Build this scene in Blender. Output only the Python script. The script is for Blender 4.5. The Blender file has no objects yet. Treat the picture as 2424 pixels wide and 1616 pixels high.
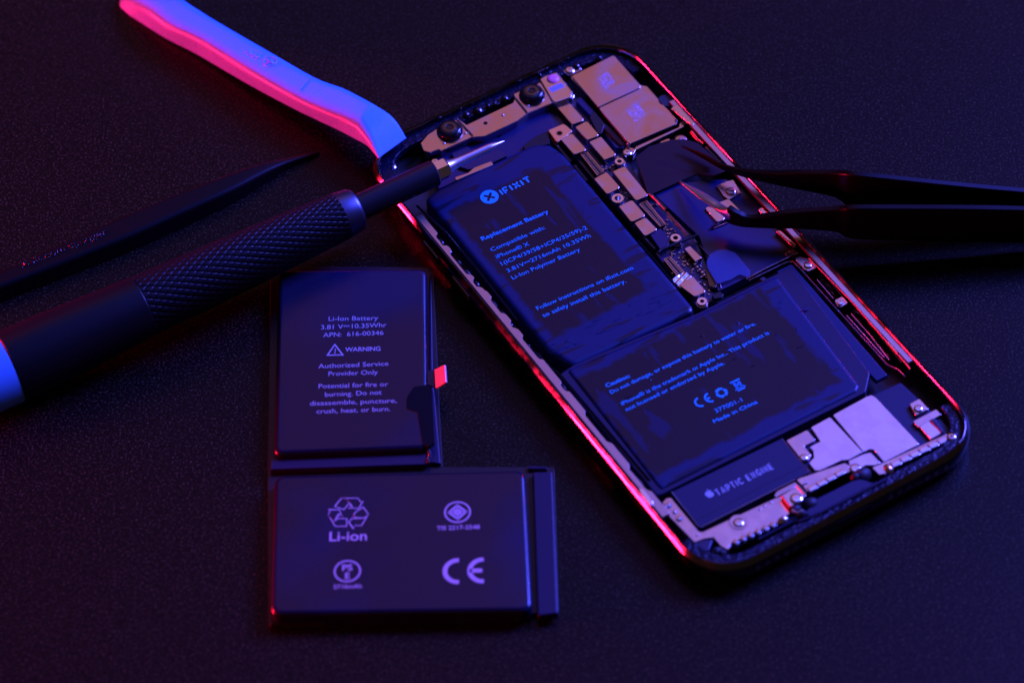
import bpy, bmesh, math, random
from mathutils import Vector, Matrix
random.seed(4)
S = 0.001            # everything below is written in millimetres
R = math.radians
scene = bpy.context.scene
COL = scene.collection

# ------------------------------------------------------------------ camera
FPX, EL, ROLL, DIST = 7966.0, R(49.93), R(-2.46), 729.2
CP = Vector((0, -math.cos(EL) * DIST, math.sin(EL) * DIST))
FW = (-CP).normalized()
_r = Vector((1, 0, 0)); _u = _r.cross(FW)
RT = math.cos(ROLL) * _r + math.sin(ROLL) * _u
UP = -math.sin(ROLL) * _r + math.cos(ROLL) * _u

def W(x, y, z=0.0):
    """photograph point -> world mm at height z"""
    D = FW * FPX + RT * (x - 1212) - UP * (y - 808)
    t = (z - CP.z) / D.z
    return CP + D * t

cam_d = bpy.data.cameras.new('camera')
cam = bpy.data.objects.new('camera', cam_d); COL.objects.link(cam)
cam.matrix_world = Matrix.Translation(CP * S) @ Matrix((RT, UP, -FW)).transposed().to_4x4()
cam_d.sensor_width = 36; cam_d.lens = FPX / 2424 * 36
cam_d.clip_start = 0.01; cam_d.clip_end = 20
cam_d.dof.use_dof = True
cam_d.dof.focus_distance = (W(1480, 560, 6) - CP).dot(FW) * S
cam_d.dof.aperture_fstop = 13
scene.camera = cam

# ------------------------------------------------------------------ render / light
scene.render.engine = 'CYCLES'
scene.cycles.use_denoising = True
scene.cycles.max_bounces = 6
scene.cycles.sample_clamp_indirect = 6
vs = scene.view_settings
vs.view_transform = 'Standard'; vs.look = 'None'; vs.exposure = 0; vs.gamma = 1; vs.use_curve_mapping = False
world = bpy.data.worlds.new('World'); scene.world = world; world.use_nodes = True
wn = world.node_tree.nodes; wl = world.node_tree.links; bg = wn['Background']
def dirv(az, el): return (math.sin(R(az)) * math.cos(R(el)), math.cos(R(az)) * math.cos(R(el)), math.sin(R(el)))
_tc = wn.new('ShaderNodeTexCoord')
def lobe(az, el, inner, outer, col):
    """soft round studio panel of the surroundings: full inside `inner` degrees, gone at `outer`"""
    dp = wn.new('ShaderNodeVectorMath'); dp.operation = 'DOT_PRODUCT'; dp.inputs[1].default_value = dirv(az, el)
    wl.new(_tc.outputs['Generated'], dp.inputs[0])
    mr = wn.new('ShaderNodeMapRange'); mr.interpolation_type = 'SMOOTHSTEP'
    mr.inputs[1].default_value = math.cos(R(outer)); mr.inputs[2].default_value = math.cos(R(inner))
    wl.new(dp.outputs['Value'], mr.inputs[0])
    sc = wn.new('ShaderNodeVectorMath'); sc.operation = 'SCALE'; sc.inputs[0].default_value = col
    wl.new(mr.outputs[0], sc.inputs['Scale']); return sc.outputs[0]
def addv(a_, b_):
    n_ = wn.new('ShaderNodeVectorMath'); n_.operation = 'ADD'; wl.new(a_, n_.inputs[0])
    if isinstance(b_, tuple): n_.inputs[1].default_value = b_
    else: wl.new(b_, n_.inputs[1])
    return n_.outputs[0]
_w = addv(lobe(1, 46, 9, 22, (0.46, 0.16, 0.16)), lobe(22.5, 57, 9.6, 11.5, (0.04, 0.30, 2.7)))
_w = addv(_w, lobe(-12, 62, 4, 30, (0.02, 0.01, 0.12)))
_w = addv(_w, (0.030, 0.017, 0.016))
wl.new(_w, bg.inputs[0]); bg.inputs[1].default_value = 1.0

def area(name, az, el, dist, sx, sy, col, power, target=(20, 0, 0)):
    """az: degrees clockwise from +Y (away from camera); el: elevation"""
    d = bpy.data.lights.new(name, 'AREA'); d.shape = 'RECTANGLE'
    d.size = sx * S; d.size_y = sy * S; d.color = col; d.energy = power
    o = bpy.data.objects.new(name, d); COL.objects.link(o)
    t = Vector(target)
    p = t + Vector((math.sin(R(az)) * math.cos(R(el)), math.cos(R(az)) * math.cos(R(el)), math.sin(R(el)))) * dist
    o.location = p * S
    o.rotation_euler = (t - p).to_track_quat('-Z', 'Y').to_euler()
    return o
area('blue_key', 57, 37, 1150, 400, 400, (0.075, 0.08, 1.0), 66.0)
area('red_rim', -91, 2.6, 640, 380, 22, (1.0, 0.006, 0.045), 31.0, (0, 0, 0))

# ------------------------------------------------------------------ materials
MT = {}
def mat(name, base, metal=0.0, rough=0.5, bump=0.0, bscale=1.0, bdist=0.1, var=0.0, vscale=0.2, coat=0.0, spec=0.5,
        base2=None, cscale=1.0, clo=0.45, chi=0.6, alpha=1.0, trans=0.0, distort=0.0, detail=3.0, sss=0.0, stretch=None):
    m = bpy.data.materials.new(name); m.use_nodes = True
    nt = m.node_tree; N = nt.nodes; L = nt.links
    b = N['Principled BSDF']
    b.inputs['Base Color'].default_value = (*base, 1); b.inputs['Metallic'].default_value = metal
    b.inputs['Roughness'].default_value = rough; b.inputs['Coat Weight'].default_value = coat
    b.inputs['Coat Roughness'].default_value = 0.12
    b.inputs['Specular IOR Level'].default_value = spec
    b.inputs['Alpha'].default_value = alpha; b.inputs['Transmission Weight'].default_value = trans
    if sss:
        b.inputs['Subsurface Weight'].default_value = sss; b.inputs['Subsurface Scale'].default_value = 0.001
    tc = N.new('ShaderNodeTexCoord'); src = tc.outputs['Object']
    if stretch:
        mp = N.new('ShaderNodeMapping'); mp.inputs['Rotation'].default_value = (0, 0, stretch[3]); 
        mp2 = N.new('ShaderNodeMapping'); mp2.inputs['Scale'].default_value = stretch[:3]
        L.new(src, mp.inputs[0]); L.new(mp.outputs[0], mp2.inputs[0]); src = mp2.outputs[0]
    def noise(scale):
        n = N.new('ShaderNodeTexNoise'); n.inputs['Scale'].default_value = scale / S
        n.inputs['Detail'].default_value = detail; n.inputs['Distortion'].default_value = distort
        L.new(src, n.inputs['Vector']); return n.outputs['Fac']
    if bump:
        bp = N.new('ShaderNodeBump'); bp.inputs['Strength'].default_value = bump
        bp.inputs['Distance'].default_value = bdist * S
        L.new(noise(bscale), bp.inputs['Height']); L.new(bp.outputs[0], b.inputs['Normal'])
    if var:
        mr = N.new('ShaderNodeMapRange'); L.new(noise(vscale), mr.inputs[0])
        mr.inputs[1].default_value = clo; mr.inputs[2].default_value = chi
        mr.inputs[3].default_value = max(0.02, rough - var); mr.inputs[4].default_value = min(1, rough + var)
        L.new(mr.outputs[0], b.inputs['Roughness'])
    if base2:
        mr = N.new('ShaderNodeMapRange'); L.new(noise(cscale), mr.inputs[0])
        mr.inputs[1].default_value = clo; mr.inputs[2].default_value = chi
        mx = N.new('ShaderNodeMix'); mx.data_type = 'RGBA'
        mx.inputs['A'].default_value = (*base, 1); mx.inputs['B'].default_value = (*base2, 1)
        L.new(mr.outputs[0], mx.inputs['Factor']); L.new(mx.outputs['Result'], b.inputs['Base Color'])
    MT[name] = m
    return m

mat('desk_laminate', (0.0035, 0.0024, 0.0012), 0, 0.36, bump=1.0, bscale=2.0, bdist=0.025, base2=(0.11, 0.095, 0.045), cscale=2.1, clo=0.54, chi=0.86, spec=0.12, detail=4)
mat('nickel', (0.57, 0.46, 0.43), 1, 0.22, bump=0.02, bscale=0.8, var=0.05, vscale=0.25)
mat('nickel_satin', (0.62, 0.55, 0.58), 1, 0.20, bump=0.015, bscale=1.5, var=0.03, vscale=0.3)
mat('shield_stained', (0.55, 0.43, 0.39), 1, 0.26, bump=0.03, bscale=1.5, var=0.10, vscale=0.10, distort=1.0, clo=.4, chi=.7, base2=(.52, .44, .50), cscale=.14)
mat('etched_marks', (0.5, 0.42, 0.50), 1, 0.36, bump=0.5, bscale=3, var=.08, vscale=1.2, base2=(.62, .55, .85), cscale=1.6)
mat('steel_bright', (0.75, 0.72, 0.74), 1, 0.18)
mat('black_steel', (0.006, 0.006, 0.007), 0.0, 0.17, bump=0.03, bscale=0.5, spec=0.45)
mat('ledge_metal', (0.52, 0.42, 0.36), 1, 0.32, bump=0.2, bscale=1.2)
mat('frame_steel', (0.17, 0.16, 0.17), 1, 0.16, bump=0.08, bscale=0.35, var=.05, vscale=.3)
mat('spudger_black', (0.0015, 0.0015, 0.002), 0, 0.45, spec=.16, bump=.04, bscale=2)
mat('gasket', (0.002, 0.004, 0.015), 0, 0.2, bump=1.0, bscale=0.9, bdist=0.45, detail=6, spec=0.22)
mat('cavity', (0.008, 0.008, 0.010), 0, 0.5, bump=0.6, bscale=0.6)
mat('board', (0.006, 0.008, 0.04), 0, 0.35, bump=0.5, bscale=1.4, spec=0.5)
mat('black_plastic', (0.008, 0.008, 0.010), 0, 0.38, bump=0.05, bscale=1, spec=.35)
mat('black_matte', (0.002, 0.002, 0.002), 0, 0.7, spec=.1)
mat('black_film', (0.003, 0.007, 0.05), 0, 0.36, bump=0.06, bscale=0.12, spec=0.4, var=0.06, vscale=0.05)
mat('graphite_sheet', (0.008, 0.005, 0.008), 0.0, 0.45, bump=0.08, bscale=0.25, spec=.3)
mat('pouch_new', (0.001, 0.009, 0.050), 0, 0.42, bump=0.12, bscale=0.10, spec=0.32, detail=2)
mat('label_film', (0.005, 0.003, 0.010), 0, 0.30, bump=0.05, bscale=0.10, spec=0.28, detail=5, base2=(0.002, 0.009, 0.045), cscale=0.13, clo=0.60, chi=0.63, stretch=(1, 0.4, 1, R(-29)))
mat('pouch_old', (0.004, 0.0035, 0.016), 0, 0.34, bump=0.16, bscale=0.045, spec=0.36, detail=2, var=0.09, vscale=0.035, base2=(0.002, 0.004, 0.030), cscale=.03)
mat('flange', (0.006, 0.005, 0.03), 0, 0.4, bump=0.1, bscale=0.15, spec=0.35)
mat('print_blue', (0.01, 0.40, 0.55), 0, 0.5, spec=.3)
mat('print_grey', (0.42, 0.40, 0.42), 0, 0.55)
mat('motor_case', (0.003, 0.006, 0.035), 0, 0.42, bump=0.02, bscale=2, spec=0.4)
mat('gold', (0.85, 0.55, 0.28), 1, 0.3)
mat('copper_red', (0.8, 0.3, 0.2), 1, 0.3)
mat('lens_glass', (0.004, 0.004, 0.006), 0, 0.06, coat=1)
mat('blue_plastic', (0.10, 0.36, 0.72), 0, 0.30, bump=0.06, bscale=1.2, var=.06, vscale=.15, sss=0.1)
mat('black_handle', (0.003, 0.003, 0.004), 0, 0.42, bump=0.04, bscale=2, spec=.25)
mat('collar_metal', (0.10, 0.11, 0.16), 1, 0.38, bump=0.05, bscale=3)
mat('tweezer_black', (0.0008, 0.0008, 0.001), 0.0, 0.36, bump=0.03, bscale=2, spec=.13)
mat('clear_film', (0.1, 0.1, 0.12), 0, 0.08, alpha=0.06, bump=0.4, bscale=0.15, spec=0.9)
mat('clear_tab', (0.03, 0.08, 0.22), 0, 0.35, alpha=0.42, spec=0.6)
mat('white_tab', (0.85, 0.55, 0.5), 0, 0.5)
mat('pink_reflection', (1.0, 0.22, 0.35), 0, 0.3)  # the sensor window's pink reflection is put into the base colour
mat('stripe', (0.25, 0.3, 0.8), 0.3, 0.35)
mat('bit_steel', (0.85, 0.8, 0.85), 1, 0.33)
mat('foil', (0.9, 0.85, 0.88), 1, 0.22, bump=1.0, bscale=0.45, detail=1)
mat('rubber', (0.006, 0.006, 0.007), 0, 0.6, bump=0.6, bscale=0.8)

# ------------------------------------------------------------------ mesh helpers
ZM = {'A': (880, 80, 3.92), 'B': (1240, 100, 4.704), 'C': (1240, 400, 4.704), 'D': (1500, 300, 4.704),
      'E': (1700, 560, 4.704), 'F': (1800, 860, 4.52), 'G': (1500, 1020, 3.92), 'H': (880, 360, 3.92),
      'I': (1120, 660, 2.94), 'J': (1120, 1000, 3.92), 'K': (600, 600, 3.178), 'L': (600, 1040, 3.095),
      'M': (260, 0, 3.178), 'N': (0, 340, 2.613), 'O': (1400, 280, 2.297), 'X': (0, 0, 1)}
def P(k, pts, z):
    ox, oy, s = ZM[k]
    out = []
    for p in pts:
        w = W(ox + p[0] / s, oy + p[1] / s, z); out.append((w.x, w.y))
    return out
def P1(k, x, y, z):
    ox, oy, s = ZM[k]
    return W(ox + x / s, oy + y / s, z)

def area2(p):
    return sum(p[i][0] * p[(i + 1) % len(p)][1] - p[(i + 1) % len(p)][0] * p[i][1] for i in range(len(p))) / 2
def ccw(p):
    return list(p) if area2(p) > 0 else list(reversed(p))
def fillet(p, r, n=4):
    p = ccw(p); out = []; m = len(p)
    for i in range(m):
        a, b, c = Vector(p[i - 1]), Vector(p[i]), Vector(p[(i + 1) % m])
        u = a - b; v = c - b
        lu, lv = u.length, v.length
        if lu < 1e-6 or lv < 1e-6: continue
        u /= lu; v /= lv
        cosang = max(-1, min(1, u.dot(v))); ang = math.acos(cosang)
        if r <= 0: out.append(tuple(b)); continue
        if ang > R(179): ang = R(179)
        d = min(r / math.tan(ang / 2), lu * 0.45, lv * 0.45)
        p0 = b + u * d; p2 = b + v * d
        for k in range(n + 1):
            t = k / n
            q = p0 * (1 - t) ** 2 + b * 2 * t * (1 - t) + p2 * t * t
            out.append(tuple(q))
    return out
def inset(p, d):
    m = len(p); out = []
    for i in range(m):
        a, b, c = Vector(p[i - 1]), Vector(p[i]), Vector(p[(i + 1) % m])
        e1 = (b - a); e2 = (c - b)
        if e1.length < 1e-7 or e2.length < 1e-7: out.append(tuple(b)); continue
        e1.normalize(); e2.normalize()
        n1 = Vector((-e1.y, e1.x)); n2 = Vector((-e2.y, e2.x))
        n = n1 + n2
        if n.length < 1e-4: out.append(tuple(b)); continue
        n.normalize(); k = max(0.45, n.dot(n1))
        out.append(tuple(b + n * (d / k)))
    return out

class MB:
    def __init__(s): s.v = []; s.f = []
    def ring(s, pts):
        i = len(s.v); s.v += [tuple(p) for p in pts]; return list(range(i, i + len(pts)))
    def bridge(s, a, b, close=True):
        n = len(a)
        for i in range(n if close else n - 1):
            j = (i + 1) % n; s.f.append((a[i], a[j], b[j], b[i]))
    def prism(s, p, z0, z1, bev=0.1, seg=3, rad=0.0, bot=True, tf=None, bw=1.0):
        raw = ccw(p); p = fillet(raw, rad) if rad else raw
        def ins(d): return fillet(inset(raw, d), max(rad - d * .6, .15)) if rad else inset(raw, d)
        rings = [[(x, y, z0) for x, y in p]]
        if bev > 0:
            for k in range(seg + 1):
                a = math.pi / 2 * k / seg
                q = ins(bev * bw * (1 - math.cos(a)))
                rings.append([(x, y, z1 - bev + bev * math.sin(a)) for x, y in q])
        else: rings.append([(x, y, z1) for x, y in p])
        if bev >= .7: rings.append([(x, y, z1) for x, y in ins(bev * bw + .3)]); rings.append([(x, y, z1) for x, y in ins(bev * bw + .6)])
        if tf: rings = [[tf(*v) for v in r] for r in rings]
        ids = [s.ring(r) for r in rings]
        for a, b in zip(ids, ids[1:]): s.bridge(a, b)
        s.f.append(tuple(ids[-1]))
        if bot: s.f.append(tuple(reversed(ids[0])))
        return s
    def box(s, c, sx, sy, sz, ang=0, bev=0.05):
        ca, sa = math.cos(ang), math.sin(ang)
        q = [(c[0] + x * ca - y * sa, c[1] + x * sa + y * ca) for x, y in ((-sx / 2, -sy / 2), (sx / 2, -sy / 2), (sx / 2, sy / 2), (-sx / 2, sy / 2))]
        return s.prism(q, c[2], c[2] + sz, bev, 2)
    def disc(s, c, r, h, bev=0.08, n=28):
        q = [(c[0] + r * math.cos(2 * math.pi * k / n), c[1] + r * math.sin(2 * math.pi * k / n)) for k in range(n)]
        return s.prism(q, c[2], c[2] + h, bev, 3)
    def lathe(s, o, ax, prof, n=48, mod=None):
        """prof: (distance along axis, radius)"""
        ax = Vector(ax).normalized(); o = Vector(o)
        e1 = ax.cross(Vector((0, 0, 1)))
        if e1.length < 1e-3: e1 = Vector((1, 0, 0))
        e1.normalize(); e2 = e1.cross(ax)
        rings = []
        for t, r in prof:
            pts = []
            for k in range(n):
                a = 2 * math.pi * k / n
                rr = mod(t, a, r) if mod else r
                pts.append(o + ax * t + (e1 * math.cos(a) + e2 * math.sin(a)) * rr)
            rings.append(s.ring(pts))
        for a, b in zip(rings, rings[1:]): s.bridge(a, b)
        s.f.append(tuple(reversed(rings[0]))); s.f.append(tuple(rings[-1]))
        return s
    def tube(s, pts, r, n=10):
        pts = [Vector(p) for p in pts]; rings = []
        for i, p in enumerate(pts):
            d = (pts[min(i + 1, len(pts) - 1)] - pts[max(i - 1, 0)]).normalized()
            e1 = d.cross(Vector((0, 0, 1)))
            if e1.length < 1e-3: e1 = Vector((1, 0, 0))
            e1.normalize(); e2 = e1.cross(d)
            rr = r[i] if isinstance(r, (list, tuple)) else r
            rings.append(s.ring([p + (e1 * math.cos(2 * math.pi * k / n) + e2 * math.sin(2 * math.pi * k / n)) * rr for k in range(n)]))
        for a, b in zip(rings, rings[1:]): s.bridge(a, b)
        s.f.append(tuple(reversed(rings[0]))); s.f.append(tuple(rings[-1]))
        return s
    def loft(s, secs, cap=True):
        ids = [s.ring(q) for q in secs]
        for a, b in zip(ids, ids[1:]): s.bridge(a, b)
        if cap: s.f.append(tuple(reversed(ids[0]))); s.f.append(tuple(ids[-1]))
        return s
    def build(s, name, m, parent=None, sharp=38, label=None, cat=None, group=None, kind=None, wn_=True):
        me = bpy.data.meshes.new(name)
        me.from_pydata([(x * S, y * S, z * S) for x, y, z in s.v], [], s.f)
        bm = bmesh.new(); bm.from_mesh(me)
        bmesh.ops.recalc_face_normals(bm, faces=bm.faces); bm.to_mesh(me); bm.free()
        me.polygons.foreach_set('use_smooth', [True] * len(me.polygons))
        me.set_sharp_from_angle(angle=R(sharp))
        me.materials.append(MT[m])
        o = bpy.data.objects.new(name, me); COL.objects.link(o)
        if wn_:
            w_ = o.modifiers.new('normals', 'WEIGHTED_NORMAL'); w_.keep_sharp = True; w_.weight = 80
        if parent: o.parent = parent
        tag(o, label, cat, group, kind)
        return o
def tag(o, label=None, cat=None, group=None, kind=None):
    for k, v in (('label', label), ('category', cat), ('group', group), ('kind', kind)):
        if v: o[k] = v
def thing(name, label, cat, loc):
    o = bpy.data.objects.new(name, None); COL.objects.link(o)
    tag(o, label, cat); o.empty_display_size = 0.005
    return o
def arc_pts(c, rx, a0, a1, n=16, ry=None):
    ry = ry or rx
    return [(c[0] + rx * math.cos(a0 + (a1 - a0) * k / n), c[1] + ry * math.sin(a0 + (a1 - a0) * k / n)) for k in range(n + 1)]

STK = {'I': ([[(.0, 0), (.0, 1)]], 0), 'F': ([[(0, 0), (0, 1), (.55, 1)], [(0, .46), (.40, .46)]], .5), 'X': ([[(0, 0), (.66, 1)], [(0, 1), (.66, 0)]], .66),
       'T': ([[(.32, 0), (.32, 1)], [(-.05, 1), (.69, 1)]], .64), 'A': ([[(0, 0), (.36, 1), (.72, 0)], [(.14, .28), (.58, .28)]], .72),
       'P': ([[(0, 0), (0, 1), (.4, 1), (.58, .9), (.62, .72), (.58, .52), (.4, .42), (0, .42)]], .6), 'E': ([[(.55, 0), (0, 0), (0, 1), (.55, 1)], [(0, .5), (.48, .5)]], .55),
       'N': ([[(0, 0), (0, 1), (.66, 0), (.66, 1)]], .66), 'C': ([[(.7, .78), (.58, .94), (.38, 1), (.14, .88), (0, .5), (.14, .12), (.38, 0), (.58, .06), (.7, .22)]], .68),
       'G': ([[(.72, .8), (.58, .95), (.4, 1), (.14, .88), (0, .5), (.14, .12), (.4, 0), (.62, .08), (.72, .22), (.72, .48), (.44, .48)]], .72), ' ': ([], .22)}
class Print:
    """flat ink: texts and marks laid on a surface at height z"""
    def __init__(s, z): s.z = z; s.mb = MB()
    def text(s, body, p0, p1, cap, bold=0.0, zz=None):
        z = s.z if zz is None else zz
        cu = bpy.data.curves.new('t', 'FONT'); cu.body = body; cu.size = 1; cu.offset = bold
        cu.resolution_u = 3
        o = bpy.data.objects.new('t', cu); COL.objects.link(o)
        dg = bpy.context.evaluated_depsgraph_get(); me = bpy.data.meshes.new_from_object(o.evaluated_get(dg))
        bpy.data.objects.remove(o); bpy.data.curves.remove(cu)
        xs = [v.co.x for v in me.vertices]; x0, x1 = min(xs), max(xs)
        p0 = Vector(p0[:2]); p1 = Vector(p1[:2]); d = (p1 - p0); L = d.length; d.normalize(); u = Vector((-d.y, d.x))
        i = len(s.mb.v)
        for v in me.vertices:
            q = p0 + d * ((v.co.x - x0) / (x1 - x0) * L) + u * (v.co.y * cap / 0.70)
            s.mb.v.append((q.x, q.y, z))
        for f in me.polygons: s.mb.f.append(tuple(i + k for k in f.vertices))
        bpy.data.meshes.remove(me)
    def word(s, body, p0, p1, cap, w, gap=.34):
        x = 0; st = []
        for ch in body:
            for l in STK[ch][0]: st.append([(x + a, b) for a, b in l])
            x += STK[ch][1] + gap
        x -= gap; L = (Vector(p1[:2]) - Vector(p0[:2])).length - w; f = frame2(p0, p1); h = cap - w
        for l in st: s.stroke([f(w / 2 + a / x * L, w / 2 + b * h) for a, b in l], w)
    def poly(s, pts):
        i = len(s.mb.v); s.mb.v += [(x, y, s.z) for x, y in ccw(pts)]
        s.mb.f.append(tuple(range(i, i + len(pts))))
    def stroke(s, pts, w, close=False):
        pts = [Vector(p[:2]) for p in pts]; n = len(pts); a = []; b = []
        for i in range(n):
            p = pts[i]
            q0 = pts[i - 1] if (i > 0 or close) else p
            q1 = pts[(i + 1) % n] if (i < n - 1 or close) else p
            d = (q1 - q0)
            if d.length < 1e-9: d = Vector((1, 0))
            d.normalize(); nn = Vector((-d.y, d.x))
            e = (p - q0)
            k = 1.0
            if e.length > 1e-9: k = max(0.5, abs(nn.dot(Vector((-e.y, e.x)).normalized())))
            a.append((*(p + nn * w / 2 / k), s.z)); b.append((*(p - nn * w / 2 / k), s.z))
        ia = s.mb.ring(a); ib = s.mb.ring(b)
        for i in range(n if close else n - 1):
            j = (i + 1) % n; s.mb.f.append((ia[i], ia[j], ib[j], ib[i]))
    def build(s, name, m, parent):
        o = s.mb.build(name, m, parent)
        for f in o.data.polygons: pass
        return o

def frame2(p0, p1):
    """local 2-D frame: origin p0, x towards p1"""
    p0 = Vector(p0[:2]); d = (Vector(p1[:2]) - p0).normalized(); u = Vector((-d.y, d.x))
    return lambda x, y: tuple(p0 + d * x + u * y)

# ------------------------------------------------------------------ desk
d = MB(); d.v = [(-900, -700, 0), (900, -700, 0), (900, 1100, 0), (-900, 1100, 0)]; d.f = [(0, 1, 2, 3)]
d.build('desk', 'desk_laminate', kind='structure')

# ================================================================== SMARTPHONE
TH = R(29.85); PC = Vector((32.7, 8.02)); HW, HL = 35.45, 71.8
def LW(x, y):
    c, s_ = math.cos(TH), math.sin(TH)
    return (PC.x + x * c - y * s_, PC.y + x * s_ + y * c)
def WL(w):
    c, s_ = math.cos(TH), math.sin(TH); dx, dy = w[0] - PC.x, w[1] - PC.y
    return (dx * c + dy * s_, -dx * s_ + dy * c)
def rrect(ins, n=14, rad=12.5):
    hx, hy = HW - ins, HL - ins; r = rad - ins * 0.9; e = 2 / 2.25; out = []
    for cx, cy, a0 in ((hx - r, hy - r, 0), (-hx + r, hy - r, 90), (-hx + r, -hy + r, 180), (hx - r, -hy + r, 270)):
        for k in range(n + 1):
            a = R(a0 + 90 * k / n); ca, sa = math.cos(a), math.sin(a)
            out.append((cx + r * math.copysign(abs(ca) ** e, ca), cy + r * math.copysign(abs(sa) ** e, sa)))
    return out
phone = thing('smartphone', 'opened black smartphone without its screen, showing battery, circuit board and metal shields', 'phone', (0, 0, 0))

prof = [(6.0, 0.05), (2.6, 0.1), (1.3, 0.5), (0.45, 1.4), (0.08, 2.6), (0, 3.8), (0.02, 4.9), (0.1, 5.45), (0.22, 5.7), (0.52, 6.1), (0.82, 6.5), (0.96, 6.68), (1.06, 6.72), (1.16, 6.66), (1.3, 6.46), (1.62, 6.04), (1.64, 5.4), (1.66, 1.2)]
fr = MB(); ids = [fr.ring([(*LW(*q), z) for q in rrect(i)]) for i, z in prof]
for a, b in zip(ids, ids[1:]): fr.bridge(a, b)
frame = fr.build('frame', 'frame_steel', phone, sharp=50)
fl = MB(); fl.prism([LW(*q) for q in rrect(1.5)], 0.3, 1.3, 0)
fl.build('back_shell', 'cavity', phone)
# machined ledge along the two long sides
def strip_local(x0, x1, y0, y1, z0, z1, name, m, wav=0.0, parent=phone, ph=0, n=60, side=1):
    o_ = []; i_ = []
    for k in range(n + 1):
        y = y0 + (y1 - y0) * k / n
        w = 0
        if wav:      # notches cut for clips, at uneven distances
            for c_, hw_ in ((38, 2.2), (30, 4.2), (23, 1.6), (15, 2.8), (8.5, 1.3), (1, 4.0), (-12, 1.5), (-25, 5), (-41, 4)):
                w = max(w, wav * max(0, min(1, (hw_ - abs(y - c_)) / .6)))
            if y > 22: w *= 1.25
            w = -w + (.5 if y < 20 else 0.2)
        o_.append(LW(x0, y)); i_.append(LW(x1 - side * w, y))
    mb = MB(); mb.prism(o_ + list(reversed(i_)), z0, z1, 0.08, 2)
    return mb.build(name, m, parent)
strip_local(-33.82, -32.5, -52, 47, 5.2, 6.25, 'ledge', 'ledge_metal', 0.7, frame, 0.4, side=-1, n=160)
strip_local(33.82, 32.6, -46, 46, 5.2, 6.05, 'ledge', 'ledge_metal', 0, frame)
# black adhesive gasket round the top and bottom
def gasket(y0, y1, sgn):
    out = [q for q in rrect(1.6, 20) if q[1] * sgn > y0]; inn = [q for q in rrect(4.4 if sgn > 0 else 4.0, 20) if q[1] * sgn > y0]
    out.sort(key=lambda q: math.atan2(q[0], q[1] * sgn)); inn.sort(key=lambda q: math.atan2(q[0], q[1] * sgn))
    mb = MB(); mb.prism([LW(*q) for q in out] + [LW(*q) for q in reversed(inn)], 3.5, 5.1 if sgn > 0 else 5.5, 0.25, 3)
    return mb.build('gasket', 'gasket', phone)
gasket(50, 0, 1); gasket(52, 0, -1)
# side buttons on the left wall, charging port and speaker holes on the lower wall
for (xa, ya, xb, yb) in ((1002, 569, 1043, 623), (1071, 653, 1117, 713)):
    q0, q1 = WL(W(xa, ya, 4)), WL(W(xb, yb, 4))
    mb = MB(); ym = (q0[1] + q1[1]) / 2; hl = abs(q0[1] - q1[1]) / 2
    prf = [(-35.9, z + 4) for z in (0,)]
    ring = []
    secs = []
    for xx, sc in ((-34.9, 1), (-35.75, 1), (-35.95, 0.85)):
        sec = []
        for k in range(24):
            a = 2 * math.pi * k / 24
            yy = ym + (hl - 1.2) * (1 if math.cos(a) > 0 else -1) + 1.2 * sc * math.cos(a)
            sec.append((*LW(xx, yy), 4 + 1.2 * sc * math.sin(a)))
        secs.append(sec)
    mb.loft(secs); mb.build('side_button', 'black_steel', frame)
def wall_disc(x, z, r, m, name, hx=0, parent=frame, dpt=0.12):
    mb = MB(); secs = []
    for yy, sc in ((-HL + 0.25, 1), (-HL - dpt, 1), (-HL - dpt, 0.7), (-HL - dpt + 0.1, 0.6)):
        secs.append([(*LW(x + hx * (1 if math.cos(a) > 0 else -1) + r * sc * math.cos(a), yy), z + r * sc * math.sin(a)) for a in [2 * math.pi * k / 24 for k in range(24)]])
    mb.loft(secs); return mb.build(name, m, parent)
wall_disc(0, 3.8, 1.25, 'black_steel', 'charging_port', 3.4)
for sgn in (-1, 1):
    for k in range(7):
        if sgn > 0 or k not in (0,): wall_disc(sgn * (9.5 + k * 2.35), 3.8, 0.5, 'ledge_metal', 'speaker_hole', dpt=0.03)  # paler metal stands in for the glints at the holes

# ------------------------------------------------------------------ new battery (part of the phone)
ZB = 5.5
bat_low = fillet(P('X', [(1322, 884), (1360, 858), (1655, 736), (1872, 628), (2060, 880), (2050, 925), (1556, 1172)], ZB), 1.2)
bl = MB(); bl.prism(bat_low, 1.3, 5.15, 0.3)
battery = bl.build('battery', 'flange', phone)
# puffed upper cell and lower cell
cell_u = P('X', [(1004, 470), (1040, 445), (1262, 341), (1300, 340), (1335, 365), (1648, 734), (1356, 866), (1296, 828)], ZB)
mb_u = MB().prism(cell_u, 1.3, ZB, .75, 8, rad=1.8, bw=1.7)
cell_l = P('X', [(1340, 874), (1655, 742), (1838, 650), (2036, 912), (2030, 926), (1566, 1158), (1556, 1150)], ZB)
mb_l = MB().prism(cell_l, 1.3, ZB, .7, 8, rad=1.0, bw=1.3)
MB().prism(P('E', [(640, 385), (815, 300), (1890, 1540), (1760, 1610)], 4.9), 4.0, 4.95, 0.3, 3, rad=0.4).build('side_flap', 'pouch_new', battery)
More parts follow.
